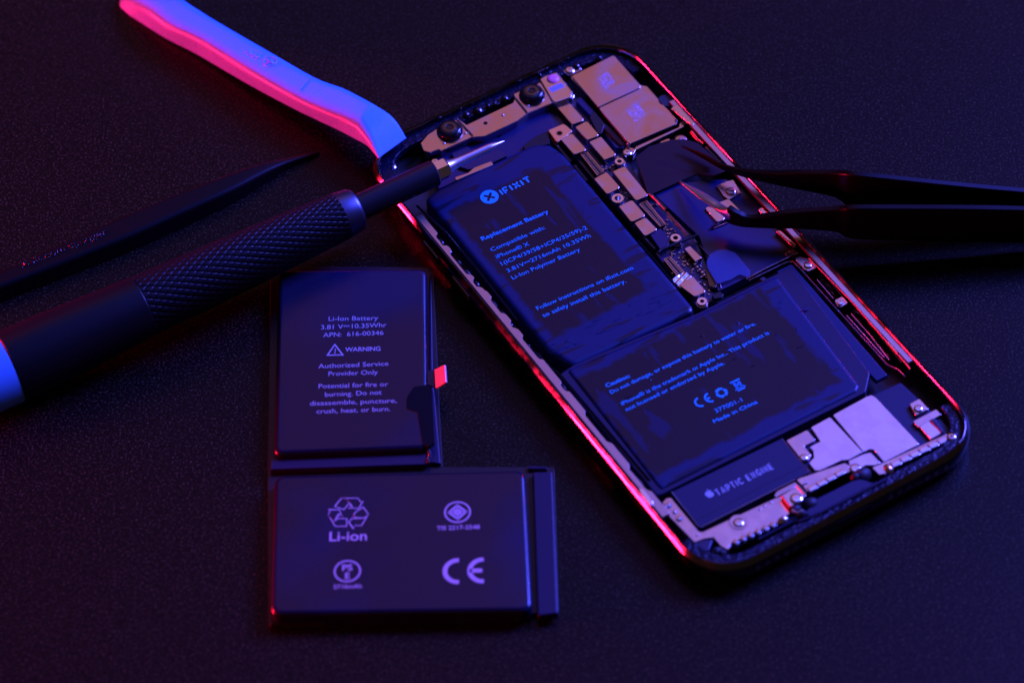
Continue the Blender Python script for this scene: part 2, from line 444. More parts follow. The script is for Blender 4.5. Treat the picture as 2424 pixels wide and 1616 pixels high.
# printed label under smeared clear film; its blue sheen is put into the colour
def label_mat(name, quad, soft=.5):
    q = [Vector(WL(p)) for p in quad]; x0, x1 = min(v.x for v in q), max(v.x for v in q); y0, y1 = min(v.y for v in q), max(v.y for v in q)
    c = LW((x0 + x1) / 2, (y0 + y1) / 2)
    m = mat(name, (0.0045, 0.003, 0.009), 0, 0.34, bump=0.035, bscale=0.12, spec=0.3, detail=2)
    nt = m.node_tree; N = nt.nodes; L = nt.links; b = N['Principled BSDF']
    tc = N.new('ShaderNodeTexCoord'); mp = N.new('ShaderNodeMapping'); mp.vector_type = 'TEXTURE'
    mp.inputs['Location'].default_value = (c[0] * S, c[1] * S, 0); mp.inputs['Rotation'].default_value = (0, 0, TH); mp.inputs['Scale'].default_value = (S, S, S)
    L.new(tc.outputs['Object'], mp.inputs[0]); sep = N.new('ShaderNodeSeparateXYZ'); L.new(mp.outputs[0], sep.inputs[0])
    def mth(op, a_, b_=None, clamp=False):
        n = N.new('ShaderNodeMath'); n.operation = op; n.use_clamp = clamp
        for i, v in enumerate((a_, b_)):
            if v is None: continue
            if isinstance(v, (int, float)): n.inputs[i].default_value = v
            else: L.new(v, n.inputs[i])
        return n.outputs[0]
    def nz(sc, dt, st, dist=0.0):
        m2 = N.new('ShaderNodeMapping'); m2.inputs['Scale'].default_value = st; L.new(mp.outputs[0], m2.inputs[0])
        n = N.new('ShaderNodeTexNoise'); n.inputs['Scale'].default_value = sc; n.inputs['Detail'].default_value = dt; n.inputs['Distortion'].default_value = dist
        L.new(m2.outputs[0], n.inputs['Vector']); return n.outputs['Fac']
    def ramp(v, lo, hi):
        r = N.new('ShaderNodeMapRange'); r.inputs[1].default_value = lo; r.inputs[2].default_value = hi; L.new(v, r.inputs[0]); return r.outputs[0]
    dx = mth('SUBTRACT', mth('ABSOLUTE', sep.outputs[0]), (x1 - x0) / 2); dy = mth('SUBTRACT', mth('ABSOLUTE', sep.outputs[1]), (y1 - y0) / 2)
    sd = mth('ADD', mth('MAXIMUM', dx, dy), mth('MULTIPLY', mth('SUBTRACT', nz(.35, 4, (1, 1, 1)), .5), 3.2))
    inside = mth('SUBTRACT', 1.0, ramp(sd, -soft, soft))
    smear = ramp(nz(.22, 3, (1.6, .32, 1), .4), .60, .635)          # bright streaks over the label
    oval = ramp(nz(.30, 2, (.3, 1.5, 1), .5), .60, .63)             # dark ovals in the margin
    label = mth('MAXIMUM', mth('MULTIPLY', inside, mth('SUBTRACT', 1.0, mth('MULTIPLY', smear, .55))), mth('MULTIPLY', oval, mth('MULTIPLY', mth('SUBTRACT', 1.0, inside), .8)))
    mx = N.new('ShaderNodeMix'); mx.data_type = 'RGBA'; mx.inputs['A'].default_value = (0.001, 0.010, 0.050, 1); mx.inputs['B'].default_value = (0.0045, 0.003, 0.009, 1)
    L.new(label, mx.inputs['Factor']); L.new(mx.outputs['Result'], b.inputs['Base Color'])
    rr_ = N.new('ShaderNodeMapRange'); rr_.inputs[3].default_value = .42; rr_.inputs[4].default_value = .30; L.new(label, rr_.inputs[0]); L.new(rr_.outputs[0], b.inputs['Roughness'])
label_mat('cell_upper', P('X', [(1060, 500), (1282, 396), (1534, 690), (1310, 790)], ZB))
label_mat('cell_lower', P('X', [(1362, 900), (1812, 700), (1985, 905), (1560, 1110)], ZB))
# wrinkles of the film
for k in range(34):
    wr = mb_l if 18 <= k < 34 else mb_u
    if k < 18: x = random.uniform(1290, 1560); y = 870 - (x - 1290) * 0.43 - random.uniform(22, 62) + (x - 1290) * 0.0; ln = random.uniform(10, 60)
    elif k < 34: x = random.uniform(1420, 1900); y = 890 - (x - 1420) * 0.45 + random.uniform(0, 150); ln = random.uniform(4, 22)
    else: x = random.uniform(1060, 1300); y = 560 - (x - 1060) * 0.43 + random.uniform(0, 90); ln = random.uniform(6, 22)
    p0 = W(x, y, ZB + 0.055); p1 = W(x + ln, y - ln * (0.43 if k < 34 else -1.2), ZB + 0.055)
    mid = (p0 + p1) / 2 + Vector((random.uniform(-.3, .3), random.uniform(-.3, .3), 0))
    r_ = random.uniform(0.12, 0.3)
    sec = []
    for t in range(9):
        tt = t / 8; q = p0 * (1 - tt) ** 2 + mid * 2 * tt * (1 - tt) + p1 * tt * tt; hw_ = r_ * math.sin(math.pi * min(max(tt, .06), .94)) * 1.4
        dd = (p1 - p0).normalized(); nn = Vector((-dd.y, dd.x, 0))
        sec.append([q + nn * hw_, q + nn * hw_ * .5 + Vector((0, 0, .04)), q - nn * hw_ * .5 + Vector((0, 0, .04)), q - nn * hw_])
    rid = [wr.ring([tuple(v) for v in s_]) for s_ in sec]
    for a, b in zip(rid, rid[1:]): wr.bridge(a, b, close=False)
mb_u.build('upper_cell', 'cell_upper', battery, sharp=60); mb_l.build('lower_cell', 'cell_lower', battery, sharp=60)

ZT = ZB + 0.03
pr = Print(ZT)
def T(k, s_, a, b, cap, bold=0.012): pr.text(s_, P1(k, *a, ZT), P1(k, *b, ZT), cap, bold)
pr.word('IFIXIT', P1('H', 1215, 402, ZT), P1('H', 1492, 272, ZT), 1.95, .40, .42)
T('H', 'Replacement Battery', (1028, 822), (1645, 562), 1.15, 0.012)
T('H', 'Compatible with:', (1115, 922), (1612, 712), 1.08, 0.0)
T('H', 'iPhone\u00ae X', (1165, 987), (1468, 862), 1.08, 0.0)
T('H', '1(ICP4/39/58+ICP4/35/59)-2', (1210, 1052), (2005, 712), 1.1, 0.0)
T('H', '3.81V\u23932716mAh 10.35Wh', (1265, 1117), (2037, 785), 1.08, 0.0)
T('H', 'Li-Ion Polymer Battery', (1310, 1182), (1938, 915), 1.08, 0.0)
T('X', 'Follow instructions on ifixit.com', (1273, 734), (1500, 637), 1.08, 0.002)
T('X', 'to safely install this battery.', (1287, 751), (1483, 668), 1.08, 0.002)
pr.build('printed_text', 'print_blue', battery); pr = Print(ZT)
T('I', 'Caution:', (930, 755), (1097, 682), 1.0, 0.018)
T('I', 'Do not damage, or expose this battery to water or fire.', (962, 800), (1970, 318), 0.98, 0.006)
T('I', 'iPhone\u00ae is the trademark of Apple Inc.. This product is', (1038, 880), (2064, 382), 0.98, 0.006)
T('I', 'not licensed or endorsed by Apple.', (1070, 920), (1752, 592), 0.98, 0.006)
T('I', '377001-1', (1692, 932), (1877, 850), 1.08, 0.0)
T('I', 'Made in China', (1680, 1002), (1982, 862), 0.9, 0.012)
pr.build('printed_text', 'print_blue', battery); pr = Print(ZT)
# round emblem with a cross cut out of it
c0 = P1('H', 1092, 415, ZT); f_ = frame2(c0, P1('H', 1292, 325, ZT)); rr = 2.05
cross = []
for q in range(4):
    a = R(45 + 90 * q)
    for r_, da in ((1.35, -14), (1.35, 14), (0.42, 45)):
        cross.append(f_(r_ * math.cos(a + R(da)), r_ * math.sin(a + R(da))))
N_ = 48
outer = [f_(rr * math.cos(2 * math.pi * k / N_), rr * math.sin(2 * math.pi * k / N_)) for k in range(N_)]
def radial(ang):   # cross outline radius along a direction
    d_ = Vector((math.cos(ang), math.sin(ang))); best = 0.3
    loc = []
    for q in range(4):
        a = R(45 + 90 * q)
        for r_, da in ((1.35, -14), (1.35, 14), (0.42, 45)): loc.append(Vector((r_ * math.cos(a + R(da)), r_ * math.sin(a + R(da)))))
    for i in range(12):
        a_, b_ = loc[i], loc[(i + 1) % 12]; e = b_ - a_
        den = d_.x * e.y - d_.y * e.x
        if abs(den) < 1e-9: continue
        t = (a_.x * e.y - a_.y * e.x) / den; u_ = (a_.x * d_.y - a_.y * d_.x) / den
        if t > 0 and -1e-6 <= u_ <= 1 + 1e-6: best = max(best, t)
    return best
NN = 144
o_ = [(*f_(rr * math.cos(2 * math.pi * k / NN), rr * math.sin(2 * math.pi * k / NN)), ZT) for k in range(NN)]
i_ = [(*f_(radial(2 * math.pi * k / NN) * math.cos(2 * math.pi * k / NN), radial(2 * math.pi * k / NN) * math.sin(2 * math.pi * k / NN)), ZT) for k in range(NN)]
pr.mb.bridge(pr.mb.ring(o_), pr.mb.ring(i_))
def CE(pp, base, xdir, h, w, gap=0.0):
    f = frame2(base, xdir); r = h / 2
    a = [f(r + r * math.cos(t), r + r * math.sin(t)) for t in [R(90 + 15) + (R(150)) * k / 14 for k in range(15)]]
    a = [f(r + r * math.cos(t), r + r * math.sin(t)) for t in [R(88) + R(184) * k / 14 for k in range(15)]]
    pp.stroke(a, w)
    ox = h * 1.02 + gap
    a = [f(ox + r + r * math.cos(t), r + r * math.sin(t)) for t in [R(88) + R(184) * k / 14 for k in range(15)]]
    pp.stroke(a, w)
    pp.stroke([f(ox + 0.05, r), f(ox + r * 0.9, r)], w)
pr.build('round_emblem', 'print_blue', battery); pr = Print(ZT)
CE(pr, P1('I', 1570, 895, ZT), P1('I', 1700, 835, ZT), 2.3, 0.42, 0.1)
pr.build('conformity_mark', 'print_blue', battery); pr = Print(ZT)
f_ = frame2(P1('I', 1728, 790, ZT), P1('I', 1828, 742, ZT))
for k in range(3):
    a = R(90 + 120 * k)
    for d0 in (-1,):
        pts = [f_(1.05 * math.cos(a + R(t)), 1.05 * math.sin(a + R(t))) for t in (-42, -20, 0, 20, 38)]
        pr.stroke(pts, 0.55)
        h = a + R(38)
        pr.poly([f_(0.55 * math.cos(h), 0.55 * math.sin(h)), f_(1.5 * math.cos(h), 1.5 * math.sin(h)), f_(1.1 * math.cos(h + R(34)), 1.1 * math.sin(h + R(34)))])
pr.build('recycling_symbol', 'print_blue', battery); pr = Print(ZT)
f_ = frame2(P1('I', 1840, 732, ZT), P1('I', 1940, 684, ZT))
pr.stroke([f_(-1.2, 1.2), f_(1.2, -1.3)], 0.22); pr.stroke([f_(1.2, 1.2), f_(-1.2, -1.3)], 0.22)
pr.stroke([f_(-0.75, 0.9), f_(0.75, 0.9), f_(0.55, -1.0), f_(-0.55, -1.0)], 0.22, True)
pr.stroke([f_(-1.0, 1.15), f_(1.0, 1.15)], 0.2); pr.stroke([f_(-.9, -1.55), f_(.9, -1.55)], 0.35)
pr.build('bin_symbol', 'print_blue', battery)

# ------------------------------------------------------------------ circuit board and shields
ZP = 3.4; ZS = 4.9
def chip(k, pts, z=ZS, z0=ZP, m='nickel', parent=None, name='shield_can', rad=0.35, bev=0.14):
    return MB().prism(P(k, pts, z), z0, z, bev, 3, rad=rad).build(name, m, parent)
bd = P('X', [(1302, 250), (1360, 226), (1392, 250), (1480, 375), (1545, 470), (1640, 552), (1700, 690), (1712, 700), (1650, 728), (1560, 610), (1300, 300)], ZP)
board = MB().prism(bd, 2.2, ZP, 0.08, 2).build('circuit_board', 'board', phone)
for pts in ([(360, 715), (480, 662), (505, 668), (668, 852), (658, 878), (545, 914), (528, 908)],
            [(568, 945), (690, 882), (714, 888), (832, 1022), (822, 1047), (715, 1087), (698, 1082)],
            [(723, 1110), (850, 1053), (868, 1058), (1022, 1240), (1017, 1262), (905, 1308), (888, 1302)],
            [(403, 1075), (520, 1018), (547, 1023), (692, 1185), (687, 1207), (570, 1248), (548, 1242)]):
    chip('B', pts, parent=board)
for pts in ([(778, 110), (905, 38), (932, 40), (1064, 190), (1058, 217), (950, 273), (918, 275)],
            [(985, 28), (1110, -28), (1135, -22), (1385, 285), (1372, 302), (1265, 348), (1238, 342)],
            [(1053, 415), (1190, 348), (1218, 353), (1348, 505), (1342, 527), (1220, 583), (1188, 583)],
            [(1228, 600), (1340, 543), (1367, 546), (1483, 665), (1473, 682), (1370, 738), (1338, 740)],
            [(1783, 885), (1850, 852), (1983, 985), (1975, 995), (1912, 1032), (1905, 1028)],
            [(1725, 1290), (1880, 1188), (2022, 1350), (2017, 1372), (1912, 1418), (1888, 1412)]):
    chip('C', pts, parent=board)
# thin seams drawn on long shields is solder rail
def rail(k, pts, z, r, m='black_plastic', parent=board, name='trim'):
    return MB().tube([P1(k, x, y, z) for x, y in pts], r, 8).build(name, m, parent)
def connector(k, pts, z=4.5, parent=board):
    """pts: four corners; along the long side two rows of pins"""
    q = [Vector(p) for p in P(k, pts, z)]
    o = MB().prism([tuple(v) for v in q], ZP, z - 0.25, 0.05, 2).build('connector', 'black_plastic', parent)
    a, b, c, d_ = q
    rim = MB()
    rim.tube([(*v, z - 0.15) for v in (a, b, c, d_, a)], 0.12, 6)
    for (s0, s1) in (((a * .75 + b * .25), (d_ * .75 + c * .25)), ((a * .25 + b * .75), (d_ * .25 + c * .75))):
        n = 16
        for i in range(1, n):
            p = s0.lerp(s1, i / n); rim.box((p.x, p.y, z - 0.25), 0.42, 0.16, 0.16, TH, 0.02)
    rim.build('pin_row', 'gold', o)
    return o
connector('B', [(638, 1246), (705, 1222), (890, 1440), (822, 1480)])
connector('C', [(1290, 388), (1368, 352), (1578, 612), (1520, 636)])
connector('C', [(1560, 1002), (1632, 974), (1800, 1165), (1725, 1205)], 4.2)

def ring_post(k, x, y, ro, ri, z0, z1, m='steel_bright', parent=board, name='standoff'):
    c = P1(k, x, y, z1); n = 32; mb = MB()
    R_ = [(ro, z0), (ro, z1 - .12), (ro - .12, z1), (ri + .08, z1), (ri, z1 - .1), (ri, z0 + .2)]
    ids = [mb.ring([(c.x + r * math.cos(2 * math.pi * i / n), c.y + r * math.sin(2 * math.pi * i / n), z) for i in range(n)]) for r, z in R_]
    for a, b in zip(ids, ids[1:]): mb.bridge(a, b)
    mb.f.append(tuple(ids[-1])); mb.f.append(tuple(reversed(ids[0])))
    return mb.build(name, m, parent)
ring_post('C', 1045, 325, 1.45, 0.65, ZP, 4.9)
ring_post('C', 1690, 765, 1.25, 0.5, ZP, 5.2)
ring_post('B', 1065, 1325, 1.15, 0.45, ZP, 5.1)
ring_post('C', 1985, 1470, 1.2, 0.4, ZP, 4.6)
for k, x, y, r in (('C', 1690, 800, 1.5), ('B', 1072, 1345, 1.35), ('C', 1985, 1490, 1.4)):
    ring_post(k, x, y, r, 0.6, ZP, 4.2, 'nickel', name='standoff_base')

def screw(k, x, y, z, r=0.85, m='steel_bright', parent=board, h=0.35, name='screw'):
    c = P1(k, x, y, z + h); mb = MB(); n = 24
    R_ = [(r, z), (r, z + h * .55), (r * .86, z + h * .9), (r * .6, z + h), (r * .30, z + h), (r * .22, z + h - .22)]
    def rad(rr, i):
        if rr <= r * .31: return rr * (1.45 if (i % 6) < 2 else 0.75)
        return rr
    ids = [mb.ring([(c.x + rad(rr, i) * math.cos(2 * math.pi * i / n), c.y + rad(rr, i) * math.sin(2 * math.pi * i / n), zz) for i in range(n)]) for rr, zz in R_]
    for a, b in zip(ids, ids[1:]): mb.bridge(a, b)
    mb.f.append(tuple(ids[-1])); mb.f.append(tuple(reversed(ids[0])))
    return mb.build(name, m, parent)

# crumpled foil tab over the lower connector
fb = MB(); g = []
a, b, c, d_ = [Vector(p) for p in P('C', [(1650, 1228), (1790, 1135), (1895, 1215), (1745, 1320)], 4.7)]
for i in range(13):
    for j in range(9):
        p = a.lerp(b, i / 12).lerp(d_.lerp(c, i / 12), j / 8)
        g.append((p.x, p.y, 4.55 + 0.18 * math.sin(j * 1.9 + i * 0.35) + 0.1 * random.random()))
i0 = len(fb.v); fb.v += g
for i in range(12):
    for j in range(8): fb.f.append((i0 + i * 9 + j, i0 + (i + 1) * 9 + j, i0 + (i + 1) * 9 + j + 1, i0 + i * 9 + j + 1))
fb.build('foil_tab', 'foil', board, sharp=80)
# tiny surface-mounted parts
for k, (x0, x1, y0, y1), n in (('C', (1640, 1900, 880, 1160), 34), ('C', (1520, 1640, 640, 760), 10), ('C', (1900, 2030, 1060, 1180), 8),
                               ('C', (1080, 1180, 210, 330), 10), ('C', (2060, 2180, 1330, 1420), 5), ('B', (900, 1000, 1320, 1420), 6)):
    mb = MB()
    for _ in range(n):
        c = P1(k, random.uniform(x0, x1), random.uniform(y0, y1), ZP + .3)
        mb.box((c.x, c.y, ZP), random.choice((.25, .4, .5)), .25, .3, TH + random.choice((0, math.pi / 2)), .03)
    mb.build('surface_component', random.choice(('ledge_metal', 'gold')), board)
for k, (x0, x1, y0, y1), n in (('C', (1380, 1560, 380, 420), 5), ('C', (1560, 1700, 560, 700), 9), ('C', (1850, 2040, 1180, 1330), 9), ('B', (960, 1060, 1200, 1300), 4), ('B', (860, 960, 1380, 1460), 7), ('C', (1140, 1250, 120, 330), 8)):
    for _ in range(n):
        c = P1(k, random.uniform(x0, x1), random.uniform(y0, y1), ZP + .3)
        MB().box((c.x, c.y, ZP), random.choice((.35, .5, .7)), .3, .35, TH + random.choice((0, math.pi / 2)), .04).build('surface_component', random.choice(('ledge_metal', 'gold', 'nickel', 'black_plastic')), board)
# resistor row beside the lower board
for i in range(5):
    c = P1('C', 1905 + i * 26, 1055 + i * 30, 4.4); MB().box((c.x, c.y, ZP), .5, .35, 1.0, TH, .05).build('spring_contact', 'gold', board)
# red and black film loop under the last small shield
chip('C', [(1405, 735), (1520, 655), (1640, 800), (1600, 860), (1515, 905), (1500, 870)], 4.6, m='black_film', parent=board, name='flex_cover')
MB().tube([P1('C', 1335, 770, 3.9), P1('C', 1400, 845, 3.9), P1('C', 1460, 905, 3.9)], .55, 12).build('flex_fold', 'black_steel', board)
rail('C', [(1500, 925), (1540, 895), (1920, 740), (1935, 725)], 4.9, 0.32)
rail('C', [(1270, 800), (1480, 1040), (1720, 1340)], 4.4, 0.22, 'black_steel')
rail('C', [(1400, 275), (1590, 455)], 4.9, 0.38, 'nickel')
rail('C', [(1430, 300), (1570, 450)], 5.2, 0.16, 'copper_red')
rail('C', [(1600, 480), (1835, 740)], 5.0, 0.22, 'nickel')
for a, b in (((1600, 520), (1665, 590)), ((1672, 605), (1735, 670)), ((1745, 690), (1810, 755))):
    rail('C', [a, b], 4.7, 0.2, 'gold', name='contact_strip')
rail('C', [(1890, 770), (1910, 810), (1935, 815)], 4.6, .2, 'steel_bright')
rail('C', [(1960, 850), (2080, 990), (2200, 1330)], 4.6, .14, 'nickel')
chip('C', [(2020, 1130), (2060, 1115), (2150, 1280), (2140, 1330), (2060, 1300)], 4.4, m='lens_glass', parent=board, name='inductor')
chip('C', [(2090, 1400), (2180, 1360), (2230, 1395), (2200, 1430), (2120, 1445)], 4.3, m='black_plastic', parent=board, name='inductor')
# orange block with a threaded hole, and film strip lit red along the board side
ob = chip('B', [(268, 980), (438, 908), (470, 925), (545, 990), (380, 1110), (362, 1110)], 5.0, m='gold', parent=phone, name='grounding_block', z0=3)
ring_post('B', 397, 1012, .8, .5, 4.8, 5.05, 'black_plastic', ob, 'threaded_hole')
for a, b in (((300, 1090), (520, 1350)), ((560, 1390), (700, 1560))):
    MB().tube([P1('B', *a, 3.6), P1('B', (a[0] + b[0]) / 2, (a[1] + b[1]) / 2, 3.6), P1('B', *b, 3.6)], .7, 12).build('flex_cable', 'black_steel', phone)

# ------------------------------------------------------------------ large square shields
ZL = 5.6
sh = MB().prism(P('B', [(535, 375), (985, 150), (1015, 155), (1300, 478), (1375, 490), (1716, 872), (1700, 915), (1185, 1132), (1150, 1120), (945, 880), (830, 720), (520, 398)], ZL - .3), 2, ZL - .3, .15, 3, rad=.3).build('square_shields', 'nickel', phone)
MB().prism(P('B', [(540, 372), (985, 152), (1012, 157), (1302, 482), (1295, 505), (830, 722), (818, 715), (540, 390)], ZL), ZL - .4, ZL, .12, 3, rad=.3).build('shield_lid', 'shield_stained', sh)
MB().prism(P('B', [(838, 742), (1345, 492), (1375, 497), (1712, 875), (1695, 912), (1185, 1130), (1160, 1120)], ZL), ZL - .4, ZL, .12, 3, rad=.3).build('shield_lid', 'shield_stained', sh)
for (cx, cy, sz) in ((915, 425, 100), (1250, 780, 115)):
    c = P1('B', cx, cy, ZL + .02); mb = MB()
    n = 11; st = sz * 2 / 4.704 / 11.2 / n
    for i in range(n):
        for j in range(n):
            if random.random() < 0.55: mb.box((c.x + ((i - n / 2) * math.cos(TH) - (j - n / 2) * math.sin(TH)) * st, c.y + ((i - n / 2) * math.sin(TH) + (j - n / 2) * math.cos(TH)) * st, ZL - .01), st * .8, st * .8, .03, TH, 0)
    # worn matt smudge, not a readable code
    mb = MB(); mb.prism(P('B', [(cx - sz, cy - sz * .15), (cx + sz * .15, cy - sz), (cx + sz, cy + sz * .2), (cx - sz * .1, cy + sz)], ZL + .015), ZL - .02, ZL + .012, 0).build('etched_patch', 'etched_marks', sh)
MB().prism(P('B', [(1120, 1190), (1150, 1165), (1235, 1185), (1240, 1165), (1725, 945), (1745, 870), (1795, 905), (1785, 940), (1250, 1200), (1215, 1250), (1140, 1275), (1100, 1240)], 4.9), 3, 4.9, .15, 3, rad=.4).build('shield_rail', 'nickel', sh)
screw('B', 1150, 1222, 4.85, 1.1, parent=sh); screw('B', 1745, 1078, 4.3, 1.45, 'nickel', parent=sh); screw('B', 510, 305, 5.2, 1.1, parent=sh)
MB().prism(P('B', [(440, 310), (600, 265), (660, 300), (520, 370), (450, 340)], 5.2), 4, 5.2, .15, 3, rad=.3).build('shield_tab', 'nickel', sh)
rail('B', [(1690, 870), (1705, 905)], ZL - .1, .3, 'steel_bright', sh, 'shield_corner')
rail('B', [(1150, 1130), (1170, 1160)], ZL - .1, .3, 'steel_bright', sh, 'shield_corner')
# black flex cable between shields and board
MB().prism(P('B', [(580, 660), (620, 600), (760, 740), (900, 900), (960, 940), (1140, 1120), (1110, 1180), (1020, 1180), (880, 1000), (830, 900), (720, 800)], 4.6), 2.2, 4.6, .2, 3, rad=.4).build('ribbon_cable', 'black_film', phone)
MB().prism(P('B', [(730, 830), (780, 760), (900, 910), (870, 1010), (830, 1030)], 5.0), 2.2, 5.0, .15, 3, rad=.4).build('cable_plug', 'black_plastic', phone)
MB().tube([P1('B', 905, 975, 4.6), P1('B', 1000, 1080, 4.5), P1('B', 1095, 1170, 4.4)], .6, 12).build('flex_fold', 'black_steel', phone)
# small parts above the dark sheet
chip('B', [(1505, 1115), (1610, 1068), (1650, 1100), (1540, 1145)], 4.4, m='nickel', parent=phone, name='bracket', z0=3)

# ------------------------------------------------------------------ camera bracket along the top
ZC = 5.6
cb = MB().prism(P('A', [(452, 1015), (520, 935), (600, 885), (800, 788), (880, 845), (1310, 640), (1330, 590), (1312, 560), (1540, 465), (1560, 445), (1690, 625), (1655, 655), (1450, 740), (1350, 812), (1050, 952), (965, 958), (930, 962), (780, 1030), (645, 1088), (620, 1072), (540, 1102), (480, 1085)], ZC), 3, ZC, .15, 3, rad=.3).build('camera_bracket', 'nickel', phone)
rail('A', [(790, 795), (860, 870), (932, 945)], ZC + .05, .28, 'nickel_satin', cb, 'bracket_flange')
rail('A', [(1325, 590), (1380, 660), (1440, 735)], ZC + .05, .28, 'nickel_satin', cb, 'bracket_flange')
rail('A', [(645, 1088), (930, 962), (1050, 952), (1350, 812), (1450, 738), (1660, 650)], ZC - .1, .14, 'steel_bright', cb, 'bracket_edge')
for x, y in ((1055, 830),):
    c = P1('A', x, y, ZC); MB().disc((c.x, c.y, ZC - .1), .5, .12, .02).build('bracket_hole', 'black_matte', cb)
for x, y in ((1215, 755), (868, 922), (670, 1015), (1450, 668)):
    c = P1('A', x, y, ZC); MB().disc((c.x, c.y, ZC - .1), .35, .3, .12).build('rivet', 'nickel_satin', cb)
def lens(x, y):
    c = P1('A', x, y, 7.0)
    o = MB().lathe((c.x, c.y, ZC - .6), (0, 0, 1), [(0, 3.0), (.8, 3.0), (1.0, 2.75), (1.3, 2.6), (1.9, 2.5), (2.1, 2.2), (2.15, 1.5)], 40).build('lens_housing', 'black_steel', cb)
    MB().lathe((c.x, c.y, ZC + 1.45), (0, 0, 1), [(0, 1.55), (.2, 1.5), (.26, 1.0), (.2, .75), (.05, .5)], 32).build('lens_glass', 'lens_glass', o)
lens(722, 872); lens(1485, 535)
screw('A', 460, 945, 4.6, .9, 'nickel', parent=cb); screw('A', 180, 1225, 4.2, 1.1, parent=phone); screw('A', 585, 1180, 4.2, .8, parent=phone)
# proximity sensor can
pm = MB().prism(P('A', [(1552, 420), (1600, 390), (1710, 352), (1740, 375), (1868, 535), (1860, 590), (1700, 645), (1670, 625)], 6.0), 3, 6.0, .4, 4, rad=.5).build('sensor_module', 'nickel_satin', phone)
c = P1('A', 1682, 420, 6.05); MB().lathe((c.x, c.y, 5.9), (0, 0, 1), [(0, 1.5), (.15, 1.45), (.4, 1.15), (.52, .7), (.56, .2)], 24).build('sensor_window', 'pink_reflection', pm)
MB().prism(P('A', [(1640, 505), (1760, 455), (1790, 490), (1670, 545)], 6.03), 5.9, 6.03, .02).build('sensor_stripe', 'stripe', pm)
rail('A', [(1660, 630), (1695, 665), (1870, 600), (1875, 575)], 4.9, .16, 'steel_bright', pm, 'sensor_rim')
# dots in the top gasket: microphone, speaker mesh, screws
for x, y, r in ((985, 700, 1.1), (1235, 590, .9), (1140, 640, .6), (1080, 660, .6), (880, 740, .8), (2110, 215, .7), (1560, 380, .5), (1900, 290, .9)):
    c = P1('A', x, y, 5.9); MB().lathe((c.x, c.y, 5.0), (0, 0, 1), [(0, r), (.5, r), (.9, r * .6), (1.0, r * .2)], 16).build('top_component', 'lens_glass', phone)
# dark insulation between bracket and battery
MB().prism(P('A', [(640, 1090), (935, 965), (1180, 960), (1450, 745), (1640, 690), (1690, 860), (1630, 930), (1740, 1100), (1650, 1030), (1290, 1150), (1130, 1180), (780, 1370), (620, 1440), (560, 1200)], 3.6), 2, 3.6, .2, 2).build('insulation_sheet', 'black_film', phone)
MB().prism(P('A', [(740, 1105), (890, 1040), (930, 1090), (1200, 1080), (1260, 1130), (1130, 1190), (900, 1260), (800, 1230)], 4.3), 3, 4.3, .1, 2, rad=.3).build('insulation_flap', 'board', phone)
MB().prism(P('A', [(770, 1330), (890, 1290), (950, 1240), (1110, 1180), (1130, 1215), (900, 1310), (780, 1362)], 4.6), 3, 4.6, .15, 2, rad=.3).build('bracket', 'nickel', phone)
MB().prism(P('A', [(1400, 1040), (1520, 950), (1640, 900), (1650, 1020), (1500, 1060), (1430, 1090)], 4.4), 3, 4.4, .1, 2, rad=.3).build('insulation_flap', 'black_plastic', phone)

# ------------------------------------------------------------------ glossy film beside the board, parts over it
ZF = 4.4
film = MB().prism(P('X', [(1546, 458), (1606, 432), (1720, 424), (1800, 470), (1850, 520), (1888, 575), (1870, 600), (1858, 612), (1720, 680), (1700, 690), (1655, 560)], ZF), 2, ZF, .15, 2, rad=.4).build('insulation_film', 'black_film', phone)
MB().prism(P('D', [(925, 655), (1020, 610), (1110, 590), (1195, 735), (1060, 812), (1000, 770)], 4.9), 4, 4.9, .1, 2, rad=.2).build('antenna_bracket', 'nickel', phone)
screw('D', 1080, 710, 4.9, 1.15, 'nickel', parent=phone)
MB().prism(P('D', [(895, 865), (1040, 805), (1070, 812), (1190, 935), (1180, 960), (1120, 965), (960, 900)], 4.8), 4, 4.8, .1, 2, rad=.2).build('antenna_bracket', 'nickel', phone)
MB().prism(P('D', [(790, 905), (830, 885), (880, 900), (1020, 1010), (1000, 1040), (925, 1060)], 4.9), 4, 4.9, .15, 3, rad=.4).build('grounding_tongue', 'nickel_satin', phone)
rail('D', [(868, 1120), (1010, 1050), (1050, 1035)], 4.9, .3, 'black_steel', phone); rail('D', [(890, 1130), (1045, 1065)], 4.7, .14, 'copper_red', phone)
tf = MB().prism(P('D', [(820, 1566), (812, 1500), (850, 1420), (930, 1370), (1020, 1360), (1130, 1400), (1300, 1600), (1290, 1680), (1180, 1640), (1080, 1700), (930, 1750)], 5.2), 5.05, 5.2, .04, 2, rad=.6).build('pull_tab', 'clear_tab', phone)
rail('E', [(310, 470), (530, 352), (780, 232)], 5.0, .18, 'nickel_satin', phone, 'bracket_edge')
rail('E', [(340, 490), (760, 285), (830, 278), (870, 310), (1880, 1425), (2000, 1480), (2080, 1560)], 4.9, .16, 'nickel_satin', phone, 'bracket_edge')
MB().prism(P('E', [(460, 470), (500, 445), (535, 465), (500, 495)], 5.3), 4, 5.3, .05).build('rubber_pad', 'rubber', phone)
MB().prism(P('E', [(740, 185), (830, 140), (900, 185), (780, 225)], 4.6), 4, 4.6, .1).build('bracket', 'nickel', phone)
